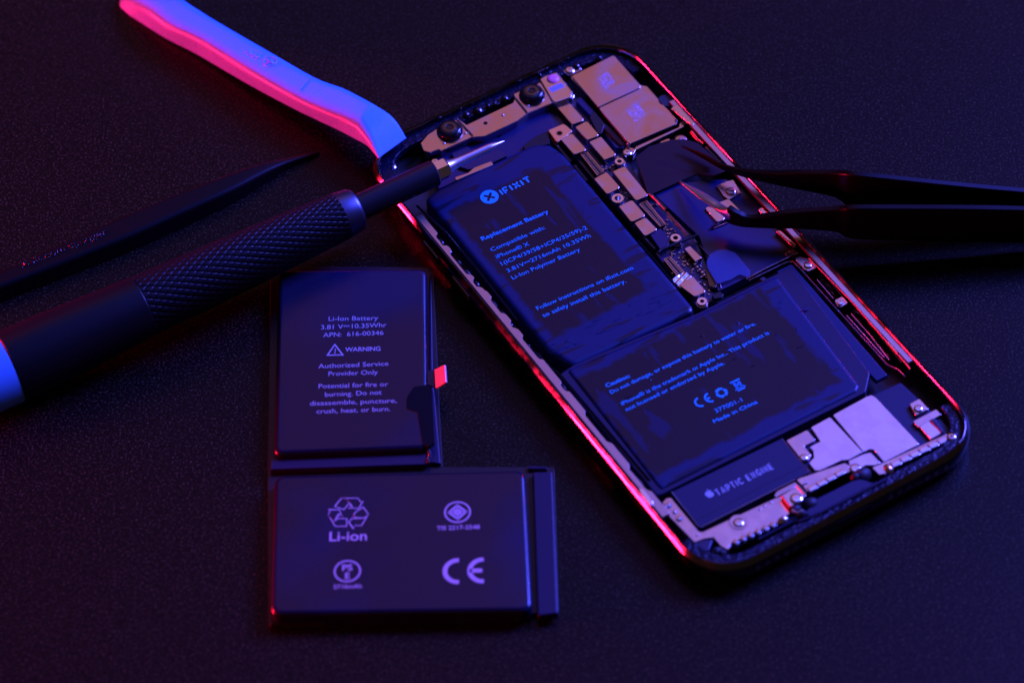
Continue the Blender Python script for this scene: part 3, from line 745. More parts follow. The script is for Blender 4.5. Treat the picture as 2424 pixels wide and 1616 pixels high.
# right-hand channel: brackets, springs, contact pads
MB().prism(P('E', [(850, 250), (900, 220), (1030, 245), (1100, 345), (1010, 385), (955, 360)], 5.2), 3, 5.2, .15, 3, rad=.4).build('bracket', 'nickel', phone)
screw('E', 1000, 308, 5.2, .95, parent=phone)
MB().prism(P('E', [(1292, 705), (1385, 660), (1452, 735), (1370, 785), (1320, 765)], 5.2), 3, 5.2, .15, 3, rad=.5).build('bracket', 'nickel', phone)
screw('E', 1358, 728, 5.2, .7, parent=phone)
def blob(k, x, y, z, rx, m, name, parent=phone, ang=TH, ry=None, h=.8):
    c = P1(k, x, y, z); mb = MB(); n = 16; ry = ry or rx; ca, sa = math.cos(ang), math.sin(ang)
    secs = []
    for t in (0, .5, .8, .95, 1):
        q = math.sqrt(max(0.02, 1 - t * t))
        secs.append([(c.x + (rx * q * math.cos(a) * ca - ry * q * math.sin(a) * sa), c.y + (rx * q * math.cos(a) * sa + ry * q * math.sin(a) * ca), z - h + t * h) for a in [2 * math.pi * i / n for i in range(n)]])
    mb.loft(secs); return mb.build(name, m, parent, sharp=70)
for x, y, rx, ry in ((1150, 400, .5, .8), (1160, 480, .8, .6), (1230, 540, 1.0, 2.2), (1270, 620, .8, 1.6), (1530, 815, .9, .8), (1520, 860, .9, .6), (1560, 930, .8, 1.6), (1640, 1040, .9, 2.6), (1790, 1220, .8, 2.2), (1880, 1310, .7, 1.4), (2130, 1480, .8, .8)):
    blob('E', x, y, 4.6, rx, 'lens_glass' if random.random() < .4 else 'black_steel', 'spring_clip', ry=ry)
for pts in ([(1130, 360), (1300, 560), (1420, 720)], [(1480, 860), (1700, 1110), (1900, 1370)], [(1530, 830), (1640, 900), (2040, 1400)], [(1100, 480), (1280, 690)], [(1430, 880), (1850, 1350)]):
    rail('E', pts, 4.8, .13, 'ledge_metal', phone, 'antenna_wire')
for pts in ([(1672, 940), (1695, 925), (1810, 1035), (1792, 1055)], [(1882, 1170), (1902, 1155), (2012, 1270), (1995, 1290)]):
    MB().prism(P('E', pts, 5.9), 5, 5.9, .05).build('contact_pad', 'gold', phone)
rail('E', [(1010, 240), (1500, 735), (2140, 1470)], 5.9, .13, 'copper_red', phone, 'antenna_wire')
for x, y in ((690, 60), (740, 140), (820, 230)):
    blob('D', x, y, 5, .7, 'steel_bright', 'spring_clip', ry=.9)
rail('D', [(800, 235), (900, 330), (990, 430)], 5.3, .3, 'nickel_satin', phone, 'antenna_wire')
rail('D', [(640, 60), (720, 160), (770, 200)], 5.3, .35, 'copper_red', phone, 'antenna_wire')
for i in range(14):
    t = i / 13; blob('D', 850 + t * 180 + random.uniform(-8, 8), 200 + t * 210, 5.6, .45, random.choice(('steel_bright', 'rubber', 'copper_red')), 'spring_clip', ry=.4, h=.4)
for i in range(12): blob('D', random.uniform(1090, 1380), random.uniform(780, 930), 4.4, random.uniform(.3, .8), random.choice(('lens_glass', 'black_steel', 'rubber')), 'spring_clip', h=.6)
MB().prism(P('B', [(1640, 735), (1700, 690), (1900, 900), (1880, 930), (1830, 900)], 6.1), 4, 6.1, .1).build('grounding_tongue', 'nickel_satin', phone)
c = P1('B', 1580, 640, 5.8); MB().disc((c.x, c.y, 5.0), 1.9, .6, .2).build('top_component', 'rubber', phone)
MB().prism(P('D', [(1380, 910), (1430, 890), (1510, 970), (1450, 1000)], 5.6), 4, 5.6, .3, 3, rad=.3).build('grounding_tongue', 'steel_bright', phone)
MB().prism(P('D', [(1570, 1150), (1640, 1150), (1815, 1310), (1800, 1330), (1750, 1310)], 5.6), 4, 5.6, .3, 3, rad=.3).build('grounding_tongue', 'nickel', phone)
# left-hand channel: small black parts against the ledge
for i in range(16):
    x = 1025 + i * 20.5; y = 545 + i * 24.6
    blob('X', x + random.uniform(-3, 3), y, 5.2, random.uniform(.5, 1.1), random.choice(('lens_glass', 'rubber', 'black_steel', 'black_steel')), 'spring_clip', ry=random.uniform(.8, 1.8), ang=TH, h=1)
rail('I', [(880, 1110), (940, 1180), (1040, 1290), (1180, 1430)], 5.8, .22, 'nickel_satin', phone, 'antenna_wire')
rail('I', [(200, 260), (330, 430), (500, 610)], 5.6, .16, 'black_steel', phone, 'antenna_wire')
# tall black flange strip beside the battery on the left
rail('H', [(420, 500), (700, 760), (1000, 1120), (1350, 1566)], 5.6, .3, 'black_steel', phone, 'cable_guide')
rail('I', [(330, 420), (520, 600), (610, 670), (900, 1010), (1230, 1400)], 5.3, .25, 'black_steel', phone, 'cable_guide')
MB().prism(P('J', [(1560, 590), (1610, 640), (1675, 730), (1650, 780), (1590, 720), (1530, 620)], 6.7), 5, 6.7, .2, 3, rad=.4).build('grounding_tongue', 'steel_bright', phone)

# dark graphite sheet over the board, its free corner bent up towards the tweezers
gs = P('X', [(1505, 372), (1536, 346), (1590, 330), (1622, 330), (1652, 342), (1690, 380), (1722, 416), (1690, 421), (1650, 412), (1606, 430), (1545, 458), (1534, 458)], 5.3)
gsb = MB()
def lift(x, y, z):
    q = Vector((x, y)); c = Vector(P1('X', 1560, 400, 5.3)[:2]); d_ = max(0, (q - c).dot(Vector((1, .15)).normalized()) - 5)
    return (x, y, z + min(2.2, .02 * d_ * d_))
gsb.prism(gs, 4.95, 5.25, .08, 2, rad=.6, tf=lift)
gsb.build('graphite_sheet', 'graphite_sheet', phone)

# ------------------------------------------------------------------ vibration motor
ZV = 5.1
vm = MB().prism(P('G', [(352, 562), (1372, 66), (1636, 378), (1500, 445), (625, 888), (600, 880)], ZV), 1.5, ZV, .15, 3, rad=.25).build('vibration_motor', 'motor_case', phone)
rail('G', [(352, 566), (600, 882), (628, 888), (1500, 446)], ZV - .05, .12, 'ledge_metal', vm, 'case_edge')
rail('G', [(1372, 68), (1636, 380), (1570, 412)], ZV - .05, .12, 'nickel_satin', vm, 'case_edge')
rail('G', [(600, 815), (1100, 560), (1560, 330)], ZV, .05, 'black_plastic', vm, 'case_seam')
pv = Print(ZV + .03)
pv.word('TAPTIC ENGINE', P1('G', 785, 602, ZV), P1('G', 1307, 347, ZV), 1.75, .25, .56)
pv.build('printed_text', 'print_grey', vm); pv = Print(ZV + .03)
f_ = frame2(P1('G', 690, 628, ZV), P1('G', 785, 580, ZV))
ap = [(0.95, .1), (1.2, 0), (1.5, .1), (1.75, .45), (1.85, .8), (1.62, .95), (1.55, 1.2), (1.62, 1.42), (1.75, 1.52), (1.5, 1.72), (1.2, 1.7), (.95, 1.6), (.65, 1.72), (.35, 1.65), (.12, 1.35), (.08, .95), (.2, .5), (.45, .12), (.7, 0)]
pv.poly([f_(x * .98, y * .98) for x, y in ap]); pv.poly([f_(x, y) for x, y in ((.92, 1.72), (1.0, 2.0), (1.3, 2.2), (1.28, 1.95), (1.1, 1.75))])
pv.build('fruit_emblem', 'print_grey', vm)

# ------------------------------------------------------------------ loudspeaker plates at the lower end
ZQ = 4.9
sb = MB().prism(P('F', [(190, 870), (640, 640), (1240, 320), (1500, 200), (1640, 330), (2080, 740), (1990, 860), (1300, 1160), (600, 1180), (380, 1230)], 4.2), 1.5, 4.2, .2, 3, rad=.4).build('loudspeaker', 'motor_case', phone)
MB().prism(P('F', [(538, 682), (735, 575), (755, 580), (1097, 945), (945, 1030), (870, 1035), (630, 1147), (580, 1142), (518, 1062), (572, 1005), (562, 930), (520, 892), (640, 832)], ZQ), 4, ZQ, .12, 3, rad=.35).build('speaker_plate', 'nickel_satin', sb)
MB().prism(P('F', [(772, 550), (1140, 350), (1192, 335), (1240, 365), (1705, 862), (1322, 1055), (1212, 922), (1170, 915), (1105, 950)], ZQ), 4, ZQ, .12, 3, rad=.5).build('speaker_plate', 'nickel_satin', sb)
MB().prism(P('F', [(275, 822), (500, 708), (588, 815), (575, 830), (470, 882), (495, 915), (545, 975), (520, 1030), (450, 1045), (405, 985)], ZQ), 4, ZQ, .12, 3, rad=.35).build('bracket', 'nickel', sb)
screw('F', 462, 1000, ZQ, .9, parent=sb)
MB().prism(P('F', [(940, 1035), (1100, 965), (1180, 945), (1290, 1060), (1230, 1090), (1130, 1090), (1000, 1160), (960, 1150)], ZQ + .1), 4, ZQ + .1, .2, 3, rad=.3).build('bracket', 'nickel_satin', sb)
screw('F', 1015, 1115, ZQ + .1, 1.2, parent=sb)
# right bracket group
MB().prism(P('F', [(1590, 430), (1700, 370), (1805, 485), (1662, 558)], 5.1), 4, 5.1, .2, 3, rad=.3).build('bracket', 'nickel', sb)
screw('F', 1690, 475, 5.1, .95, parent=sb)
MB().prism(P('F', [(1630, 618), (1880, 488), (1938, 545), (1690, 682)], 5.0), 4, 5.0, .1, 3, rad=.2).build('bracket', 'nickel', sb)
MB().prism(P('F', [(1700, 672), (1800, 612), (1945, 740), (1822, 812)], 5.0), 4, 5.0, .15, 3, rad=.2).build('bracket', 'nickel_satin', sb)
MB().prism(P('F', [(1810, 600), (1870, 575), (1960, 720), (1935, 740)], 5.3), 4, 5.3, .3, 3, rad=.2).build('plastic_clip', 'board', sb)
screw('F', 2045, 775, 5.3, 1.0, 'nickel', parent=sb)
# comb of grounding fingers
def comb(k, p0, p1, n, w, m='nickel_satin', z=5.3, gap=.2, ww=1.6):
    a = P1(k, *p0, z); b = P1(k, *p1, z); ang = math.atan2(b.y - a.y, b.x - a.x); L_ = (b - a).length / n
    for i in range(n):
        c = a.lerp(b, (i + .5) / n); MB().box((c.x, c.y, z - .8), L_ - gap, ww, .8, ang, .2).build('grounding_finger', m, sb)
comb('F', (1400, 1085), (2000, 790), 6, 0); comb('F', (510, 1350), (900, 1140), 4, 0, ww=1.4)
MB().prism(P('F', [(400, 1260), (430, 1220), (900, 1060), (960, 1090), (970, 1150), (500, 1370), (470, 1330)], 5.0), 4, 5.0, .15, 3, rad=.2).build('bracket', 'nickel', sb)
MB().prism(P('F', [(1190, 1110), (1400, 1020), (2000, 745), (2010, 790), (1420, 1080), (1330, 1180), (1270, 1190)], 5.0), 4, 5.0, .15, 3, rad=.2).build('bracket', 'nickel', sb)
blob('F', 1370, 1100, 5.7, 1.0, 'gold', 'grounding_spring', sb, ry=1.3, h=.9)  # gold colour stands in for a warm reflection on this curved metal
# lower-left plate
lp = MB().prism(P('G', [(265, 660), (300, 622), (345, 612), (605, 928), (640, 932), (1300, 625), (1330, 615), (1380, 600), (1460, 700), (1450, 760), (1340, 850), (905, 1045), (880, 1105), (805, 1062), (740, 985), (660, 995), (565, 1032), (275, 735)], ZQ), 3, ZQ, .15, 3, rad=.4).build('bottom_bracket', 'nickel', phone)
MB().prism(P('G', [(1305, 590), (1330, 555), (1500, 470), (1520, 500), (1320, 615)], ZQ), 4, ZQ, .1, 2).build('bracket', 'ledge_metal', lp)
MB().prism(P('G', [(1370, 592), (1510, 502), (1600, 600), (1455, 705)], 6.0), 4, 6.0, .2, 3, rad=.3).build('connector_bracket', 'nickel', lp)
screw('G', 1508, 618, 6.0, 1.3, parent=lp)
rail('G', [(1375, 600), (1450, 700)], 5.8, .3, 'copper_red', lp, 'bracket_flange'); rail('G', [(1515, 505), (1595, 595)], 5.9, .3, 'gold', lp, 'bracket_flange')
MB().prism(P('G', [(1510, 450), (1560, 425), (1620, 470), (1560, 500)], 5.3), 4, 5.3, .1, 2, rad=.2).build('bracket', 'nickel', lp)
ring_post('G', 970, 840, 1.9, 1.0, ZQ - .1, ZQ + .15, 'nickel', lp, 'screw_seat'); screw('G', 972, 845, ZQ, 1.1, parent=lp)
for x, y in ((320, 675), (420, 800), (378, 742)): screw('G', x, y, ZQ, .75 if x != 378 else .4, 'nickel_satin', parent=lp)
for x, y in ((1215, 692), (1170, 722), (1270, 660), (590, 965)):
    c = P1('G', x, y, ZQ); MB().disc((c.x, c.y, ZQ - .05), .3, .2, .08).build('rivet', 'nickel_satin', lp)
a0 = P1('G', 920, 1040, 5.2); a1 = P1('G', 1330, 850, 5.2); ang = math.atan2(a1.y - a0.y, a1.x - a0.x)
for i in range(6):
    c = a0.lerp(a1, (i + .4) / 6); MB().box((c.x, c.y, 4.5), 1.15, 1.5, .8, ang + .5, .3).build('grounding_finger', 'nickel_satin', lp)
blob('G', 1390, 805, 6.0, 1.5, 'steel_bright', 'grounding_spring', lp, ry=1.0, h=1.2)
for x, y, r in ((1500, 700, 1.6), (1640, 640, 1.9), (1560, 740, 1.3), (770, 1090, 1.5), (820, 1110, 1.2), (2120, 370, 2.2), (2060, 400, 1.4)):
    blob('G', x, y, 6.0, r, 'rubber', 'rubber_seal', lp, h=1.6, ry=r * .8)
MB().tube([P1('G', 1470, 735, 5.8), P1('G', 1520, 760, 5.8), P1('G', 1570, 735, 5.8)], .3, 10).build('seal_ring', 'ledge_metal', lp)
MB().prism(P('G', [(560, 1040), (660, 1000), (740, 1000), (700, 1100), (640, 1130)], 5.2), 4, 5.2, .3, 3, rad=.4).build('corner_clip', 'board', lp)
blob('G', 760, 1160, 5.4, 1.8, 'gold', 'corner_contact', lp, ry=.8, h=.6)
# dark blue inner ledge bars at the lower end
MB().prism(P('G', [(1700, 620), (2080, 430), (2200, 470), (2300, 480), (1740, 760), (1640, 790), (1580, 760)], 5.2), 3, 5.2, .3, 3, rad=.3).build('port_housing', 'motor_case', phone)
rail('G', [(1540, 830), (1800, 720), (2350, 440)], 6.0, .2, 'motor_case', phone, 'cable_guide')
rail('G', [(1160, 1000), (1330, 910), (1480, 830)], 5.4, .2, 'motor_case', phone, 'cable_guide')

# clear adhesive strip hanging out under the left wall
cf = MB(); g = []
a, b, c, d_ = [P1('H', x, y, 1.5) for x, y in ((170, 540), (410, 500), (560, 900), (370, 950))]
nx, ny = 14, 12
for i in range(nx + 1):
    for j in range(ny + 1):
        p = a.lerp(b, i / nx).lerp(d_.lerp(c, i / nx), j / ny)
        g.append((p.x, p.y, 0.6 + 2.5 * (i / nx) + .5 * math.sin(j * .9 + i * .4) * (1 - i / nx) + .25 * random.random()))
cf.v += g
for i in range(nx):
    for j in range(ny): cf.f.append((i * (ny + 1) + j, (i + 1) * (ny + 1) + j, (i + 1) * (ny + 1) + j + 1, i * (ny + 1) + j + 1))
cf.build('adhesive_strip', 'clear_film', phone, sharp=80)

# ================================================================== OLD BATTERY
ob = thing('loose_battery', 'loose black two-cell battery lying flat on the desk left of the phone, printed Li-ion', 'battery', (0, 0, 0))
tray = MB()
tray.prism(P('X', [(640, 642), (656, 630), (1026, 632), (1040, 960), (1048, 1104), (1312, 1104), (1322, 1448), (637, 1478), (634, 1100)], 1.2), 0.05, 1.2, .15, 2, rad=.5)
tray.build('backing_film', 'black_plastic', ob)
uc = MB().prism(P('K', [(190, 122), (1302, 112), (1318, 1460), (152, 1508)], 4.2), .1, 4.2, 1.0, 7, rad=1.8).build('upper_cell', 'pouch_old', ob, sharp=60)
lc = MB().prism(P('L', [(152, 262), (1990, 218), (2045, 1252), (124, 1280)], 4.2), .1, 4.2, 1.0, 7, rad=2.2).build('lower_cell', 'pouch_old', ob, sharp=60)
MB().prism(P('L', [(135, 112), (1262, 68), (1270, 180), (125, 218)], 2.6), 1, 2.6, .2, 3).build('end_flange', 'flange', ob)
MB().prism(P('L', [(2045, 235), (2190, 232), (2232, 1268), (2082, 1288)], 2.6), 1, 2.6, .35, 4, rad=.3).build('end_flange', 'flange', ob)
MB().prism(P('K', [(1322, 150), (1342, 150), (1352, 980), (1368, 1100), (1408, 1575), (1330, 1570), (1325, 1000)], 2.2), .6, 2.2, .3, 4).build('side_flange', 'flange', ob)
MB().prism(P('L', [(2010, 188), (2150, 195), (2150, 215), (2010, 215)], 2.0), .6, 2.0, .3, 3).build('side_flange', 'flange', ob)
MB().prism(P('K', [(1150, 1165), (1152, 1080), (1205, 1000), (1308, 985), (1340, 1000), (1362, 1420), (1320, 1450), (1270, 1430), (1232, 1190)], 4.35), 3.4, 4.35, .12, 2, rad=.5).build('black_tape', 'black_matte', ob)
tb = MB(); q = [P1('K', 1368, 1010, 1.0), P1('K', 1362, 872, 3.3), P1('K', 1438, 838, 4.6), P1('K', 1447, 965, 2.2)]
q = [P1('K', 1372, 1012, 4.5), P1('K', 1364, 872, 4.6), P1('K', 1438, 838, 6.6), P1('K', 1447, 965, 6.5)]
tb.v = [tuple(v) for v in q] + [tuple(v + Vector((.25, .05, -.25))) for v in q]; tb.f = [(0, 1, 2, 3), (7, 6, 5, 4), (0, 4, 5, 1), (1, 5, 6, 2), (2, 6, 7, 3), (3, 7, 4, 0)]
MB().prism(P('K', [(1310, 985), (1312, 880), (1375, 872), (1383, 1010)], 4.3), 3.9, 4.35, .08, 2).build('flex_lead', 'black_plastic', ob)
tb.build('connector_tab', 'white_tab', ob, label='small tab lit bright red at the battery edge')
for i in range(9):
    c = P1('K', 1310 + random.uniform(-8, 22), 1430 + i * 16, 3.0); blob('K', 1312 + random.uniform(-8, 24), 1430 + i * 16, 3.2, .45, 'lens_glass', 'torn_adhesive', ob, h=.8)
po = Print(4.24)
def K(s_, a, b, cap, bold=.0, k='K'): po.text(s_, P1(k, *a, 4.24), P1(k, *b, 4.24), cap, bold)
K('Li-Ion Battery', (565, 506), (937, 500), 1.25); K('3.81 V\u239310.35Whr', (508, 571), (1000, 552), 1.25)
K('APN:  616-00346', (524, 629), (978, 611), 1.25); K('WARNING', (690, 737), (955, 730), 1.2, .012)
K('Authorized Service', (488, 863), (1015, 842), 1.25); K('Provider Only', (564, 920), (936, 907), 1.25)
K('Potential for fire or', (490, 1014), (1012, 997), 1.25); K('burning. Do not', (538, 1076), (965, 1058), 1.25)
K('disassemble, puncture,', (424, 1143), (1078, 1120), 1.25); K('crush, heat, or burn.', (474, 1203), (1030, 1183), 1.25)
po.build('printed_text', 'print_grey', ob); po = Print(4.24)
tri = [P1('K', x, y, 4.24) for x, y in ((556, 764), (612, 684), (672, 762))]
po.stroke([v[:2] for v in tri], .3, True)
K('!', (609, 750), (617, 750), 1.3, .06)
po.build('warning_triangle', 'print_grey', ob); po = Print(4.24)
K('Li-ion', (556, 742), (830, 736), 2.4, .01, 'L'); K('TIS 2217-2548', (1343, 662), (1658, 652), 1.05, .01, 'L')
K('2716mAh', (585, 1091), (793, 1085), 1.0, .01, 'L'); K('PS', (650, 958), (726, 955), 1.5, .02, 'L'); K('E', (672, 1018), (706, 1016), 1.5, .02, 'L')
po.build('printed_text', 'print_grey', ob); po = Print(4.24)
def ell(k, x, y, r, w, n=40):
    c = P1(k, x, y, 4.24); po.stroke([(c.x + r * math.cos(2 * math.pi * i / n), c.y + r * math.sin(2 * math.pi * i / n)) for i in range(n)], w, True)
ell('L', 688, 962, 2.6, .34); ell('L', 1495, 530, 2.6, .34)
po.build('mark_ring', 'print_grey', ob); po = Print(4.24)
c = P1('L', 1495, 530, 4.24)
def loc(c, a=0.02):
    return lambda x, y: (c.x + x * math.cos(a) - y * math.sin(a), c.y + x * math.sin(a) + y * math.cos(a))
g_ = loc(c)
po.stroke([g_(-1.8, 0), g_(0, 1.8), g_(1.8, 0), g_(0, -1.8)], .45, True)
po.stroke([g_(-1.8, 0), g_(1.8, 0)], .32); po.stroke([g_(0, 1.8), g_(0, -1.8)], .32)
for x, y in ((.45, .45), (-.45, .45), (.45, -.45), (-.45, -.45)): po.stroke([g_(x - .3, y), g_(x + .3, y)], .5)
po.build('standards_mark', 'print_grey', ob); po = Print(4.24)
def CE2():
    f = frame2(P1('L', 1392, 1045, 4.24), P1('L', 1672, 1037, 4.24)); r = 2.75
    for ox in (0, 5.05):
        po.stroke([f(ox + r + .3 + r * math.cos(t), r + r * math.sin(t)) for t in [R(88) + R(184) * k / 20 for k in range(21)]], .95)
    po.stroke([f(5.3, r), f(5.05 + r + .1, r)], .95)
CE2()
po.build('conformity_mark', 'print_grey', ob); po = Print(4.24)
# recycling triangle of outlined folded arrows, traced on the cell
for pts in ([(596, 488), (645, 428), (682, 432), (704, 462), (662, 512)], [(645, 428), (765, 428), (788, 458), (803, 448), (772, 503), (692, 500), (722, 492), (682, 432)],
            [(742, 535), (803, 493), (842, 545), (812, 572), (752, 570), (736, 545), (722, 590)], [(842, 545), (792, 628), (742, 628), (735, 652), (697, 605), (740, 552), (735, 575), (815, 575)],
            [(545, 512), (628, 512), (642, 545), (658, 558), (625, 545), (590, 600), (548, 548), (562, 522)], [(548, 548), (598, 634), (682, 634), (684, 578), (622, 575), (590, 600)]):
    po.stroke([P1('L', x, y, 4.24)[:2] for x, y in pts], .2, True)
po.build('recycling_symbol', 'print_grey', ob)

# ================================================================== BLUE PRY TOOL
pt = thing('opening_tool', 'thick light blue plastic pry tool leaning its chisel end on the phone corner', 'pry tool', (0, 0, 0))
st = [((560, -330), (250, -230), (210, -150), 3.5, 1.5), ((470, -160), (110, -60), (70, 20), 3.0, .3), ((500, -70), (200, -5), (110, 108), 5.5, .2), ((560, -20), (280, 65), (238, 192), 7.0, .2), ((650, 40), (430, 192), (416, 302), 7.6, .3), ((820, 150), (664, 300), (650, 420), 8.0, .6), ((1180, 355), (1032, 530), (1018, 636), 8.6, 1.6),
      ((1540, 560), (1392, 738), (1366, 822), 9.3, 2.8), ((1760, 642), (1596, 830), (1580, 928), 9.9, 3.6), ((1900, 715), (1752, 884), (1730, 1000), 10.4, 4.4), ((1985, 762), (1860, 935), (1830, 1055), 10.6, 5.0), ((2110, 850), (1935, 1045), (1925, 1100), 9.4, 6.2), ((2175, 940), (1985, 1130), (1975, 1145), 8.5, 7.0), ((2225, 1040), (2020, 1190), (2018, 1193), 7.9, 7.5)]
secs = []
for Rr, Ll, Bb, zt, zb in st:
    r_ = P1('M', *Rr, zt); l_ = P1('M', *Ll, zt); b_ = P1('M', *Bb, zb)
    w_ = (r_ - l_); w_.z = 0; u_ = w_.normalized(); h_ = zt - zb
    far = r_ + u_ * .3; far.z = zb
    sec = []
    def cr(p, q, s_, k=.28):
        out = []
        for t in range(6):
            tt = t / 5; out.append(p * (1 - tt) ** 2 + q * 2 * tt * (1 - tt) + s_ * tt * tt)
        return out
    rad_ = min(2.3, h_ * .45, w_.length * .25)
    dl = (b_ - l_).normalized()
    dr = (far - r_).normalized(); df = (b_ - far).normalized()
    sec += cr(l_ + dl * rad_ * 1.2, l_, l_ + u_ * rad_ * 1.6)
    sec += cr(r_ - u_ * rad_, r_, r_ + dr * rad_)
    sec += cr(far - dr * rad_ * .6, far, far + df * rad_ * .6)
    sec += cr(b_ - df * rad_ * .6, b_, b_ - dl * rad_ * .6)
    secs.append(sec)
def interp(secs, m=5):
    out = []
    n = len(secs)
    for i in range(n - 1):
        p0, p1, p2, p3 = secs[max(i - 1, 0)], secs[i], secs[i + 1], secs[min(i + 2, n - 1)]
        for k in range(m):
            t = k / m
            out.append([(b * 2 + (c - a) * t + (a * 2 - b * 5 + c * 4 - d * 1) * t * t + (b * 3 - a - c * 3 + d) * t ** 3) * .5 for a, b, c, d in zip(p0, p1, p2, p3)])
    out.append(secs[-1]); return out
tool = MB().loft(interp(secs[:11], 4)[:-1] + interp(secs[10:], 3))
tool.build('tool_body', 'blue_plastic', pt, sharp=42)
# moulded seams and embossed mark
def seam(l, r, z):
    a = P1('M', *l, z); b = P1('M', *r, z); m_ = P1('M', (l[0] + r[0]) / 2 - 20, (l[1] + r[1]) / 2 - 10, z + .12)
    MB().tube([a * (1 - t) ** 2 + m_ * 2 * t * (1 - t) + b * t * t for t in [i / 10 for i in range(11)]], .09, 8).build('mould_seam', 'blue_plastic', pt)
seam((1425, 690), (1522, 582), 9.24)
pm_ = Print(8.78)
pm_.text('IFIXIT', P1('M', 1138, 418, 8.7), P1('M', 965, 328, 8.7), 1.5, .03)
e = MB()
lt = pm_.mb; n0 = len(lt.v); zt0 = 8.78
c = P1('M', 1120, 417, 8.6); dm = (P1('M', 1420, 570, 8.6) - c).normalized()
zs_ = lambda x, y: 8.6 + ((x - c.x) * dm.x + (y - c.y) * dm.y) * 0.058 + .05
me_pts = [(x, y, zs_(x, y)) for x, y, z in lt.v]
e.v = me_pts; e.f = list(lt.f)
cc = P1('M', 1205, 465, 8.75)
ring_ = Print(8.78); ring_.stroke([(cc.x + 1.55 * math.cos(2 * math.pi * i / 30), cc.y + 1.55 * math.sin(2 * math.pi * i / 30)) for i in range(30)], .3, True)
ring_.stroke([(cc.x - .8, cc.y - .8), (cc.x + .8, cc.y + .8)], .5); ring_.stroke([(cc.x - .8, cc.y + .8), (cc.x + .8, cc.y - .8)], .5)
ring_.mb.v = [(x, y, zs_(x, y)) for x, y, z in ring_.mb.v]
i0 = len(e.v); e.v += ring_.mb.v; e.f += [tuple(i0 + k for k in f) for f in ring_.mb.f]
emb = e.build('embossed_mark', 'blue_plastic', pt)
sm = emb.modifiers.new('thick', 'SOLIDIFY'); sm.thickness = .35 * S; sm.offset = -1

# ================================================================== BLACK SPUDGER
sp = thing('spudger', 'slim matt black spudger lying on the desk between pry tool and screwdriver', 'spudger', (0, 0, 0))
# stations: far edge, ridge, near bottom edge in N zoom
st = [((-260, 895), (-260, 985), (-255, 1050), 4.2), ((0, 782), (0, 885), (10, 950), 4.2), ((360, 622), (370, 740), (385, 805), 4.2), ((700, 470), (760, 585), (785, 640), 4.2), ((1050, 320), (1120, 425), (1140, 480), 4.1), ((1350, 205), (1420, 290), (1440, 335), 3.8), ((1600, 118), (1650, 172), (1665, 210), 3.0), ((1760, 88), (1790, 112), (1795, 135), 2.0), ((1960, 45), (1975, 55), (1976, 62), .8)]
secs = []
for f1, r1, n1, zt in st:
    a = P1('N', *f1, zt); b = P1('N', *r1, zt); c = P1('N', *n1, .1)
    c = Vector((b.x + (b - a).x * .15, b.y + (b - a).y * .15, .1)); far = Vector((a.x - (b - a).x * .05, a.y - (b - a).y * .05, .1))
    u_ = (b - a); L_ = u_.length; u_.normalize(); rad_ = min(1.1, L_ * .3, zt * .4)
    def q3(p, q, s_): return [p * (1 - t) ** 2 + q * 2 * t * (1 - t) + s_ * t * t for t in (0, .25, .5, .75, 1)]
    dn = (c - b).normalized(); df = (far - a).normalized()
    secs.append(q3(a + df * rad_, a, a + u_ * rad_) + q3(b - u_ * rad_, b, b + dn * rad_) + [c, far])
MB().loft(interp(secs, 4)).build('spudger_body', 'spudger_black', sp, sharp=45)
ps = Print(4.3); ps.text('ifixit.com spudger', P1('N', 140, 770, 4.2), P1('N', 665, 560, 4.2), 2.0, .0)
o = ps.build('embossed_mark', 'black_steel', sp)
sm = o.modifiers.new('thick', 'SOLIDIFY'); sm.thickness = .2 * S; sm.offset = -1

# ================================================================== SCREWDRIVER
sd = thing('screwdriver', 'precision screwdriver with black knurled grip and blue end cap, its bit over the phone', 'screwdriver', (0, 0, 0))
A0 = W(22, 870, 8.0); A1 = W(1030, 409, 11.5); AX = (A1 - A0).normalized(); LEN = (A1 - A0).length
def at(px, py):       # distance along axis nearest to a photograph point
    q = W(px, py, 9); return (q - A0).dot(AX)
t_cap = at(20, 866); t_b = at(338, 726); t_k = at(800, 512); t_c = at(838, 494); t_e = LEN
MB().lathe(A0, AX, [(t_cap - 17, 3), (t_cap - 16.5, 5), (t_cap - 15, 6.6), (t_cap - 12, 7.4), (t_cap - 6, 7.8), (t_cap - .4, 7.9), (t_cap, 7.8)], 64).build('end_cap', 'blue_plastic', sd)
MB().lathe(A0, AX, [(t_cap, 7.75), (t_cap + .3, 8.0), (t_cap + 10, 7.9), (t_b - 8, 7.2), (t_b - .3, 6.9), (t_b, 6.7)], 64).build('handle', 'black_handle', sd)
def knurl(t, a, r):
    u_ = (a / (2 * math.pi) * 26 + t * .36); v_ = (a / (2 * math.pi) * 26 - t * .36)
    fu = abs((u_ % 1) - .5) * 2; fv = abs((v_ % 1) - .5) * 2
    e_ = min(1, (1 - fu) * 3.5) * min(1, (1 - fv) * 3.5)
    return r - .30 * (1 - e_)
n = 170; L_ = t_k - t_b
prk = []
for i in range(n + 1):
    t = i / n; r = 6.75 - 1.4 * t + .25 * math.sin(t * math.pi); prk.append((t_b + L_ * t, r))
MB().lathe(A0, AX, prk, 330, knurl).build('knurled_grip', 'black_handle', sd, sharp=80)
MB().lathe(A0, AX, [(t_k - .3, 5.2), (t_k, 5.35), (t_c - .8, 4.95), (t_c, 4.4), (t_c + .2, 3.6)], 64).build('collar', 'collar_metal', sd)
MB().lathe(A0, AX, [(t_c, 3.0), (t_e - .3, 3.0), (t_e, 2.75)], 48).build('shaft', 'black_plastic', sd)
hexm = lambda t, a, r: r / max(math.cos((a % (math.pi / 3)) - math.pi / 6), .5) * .92
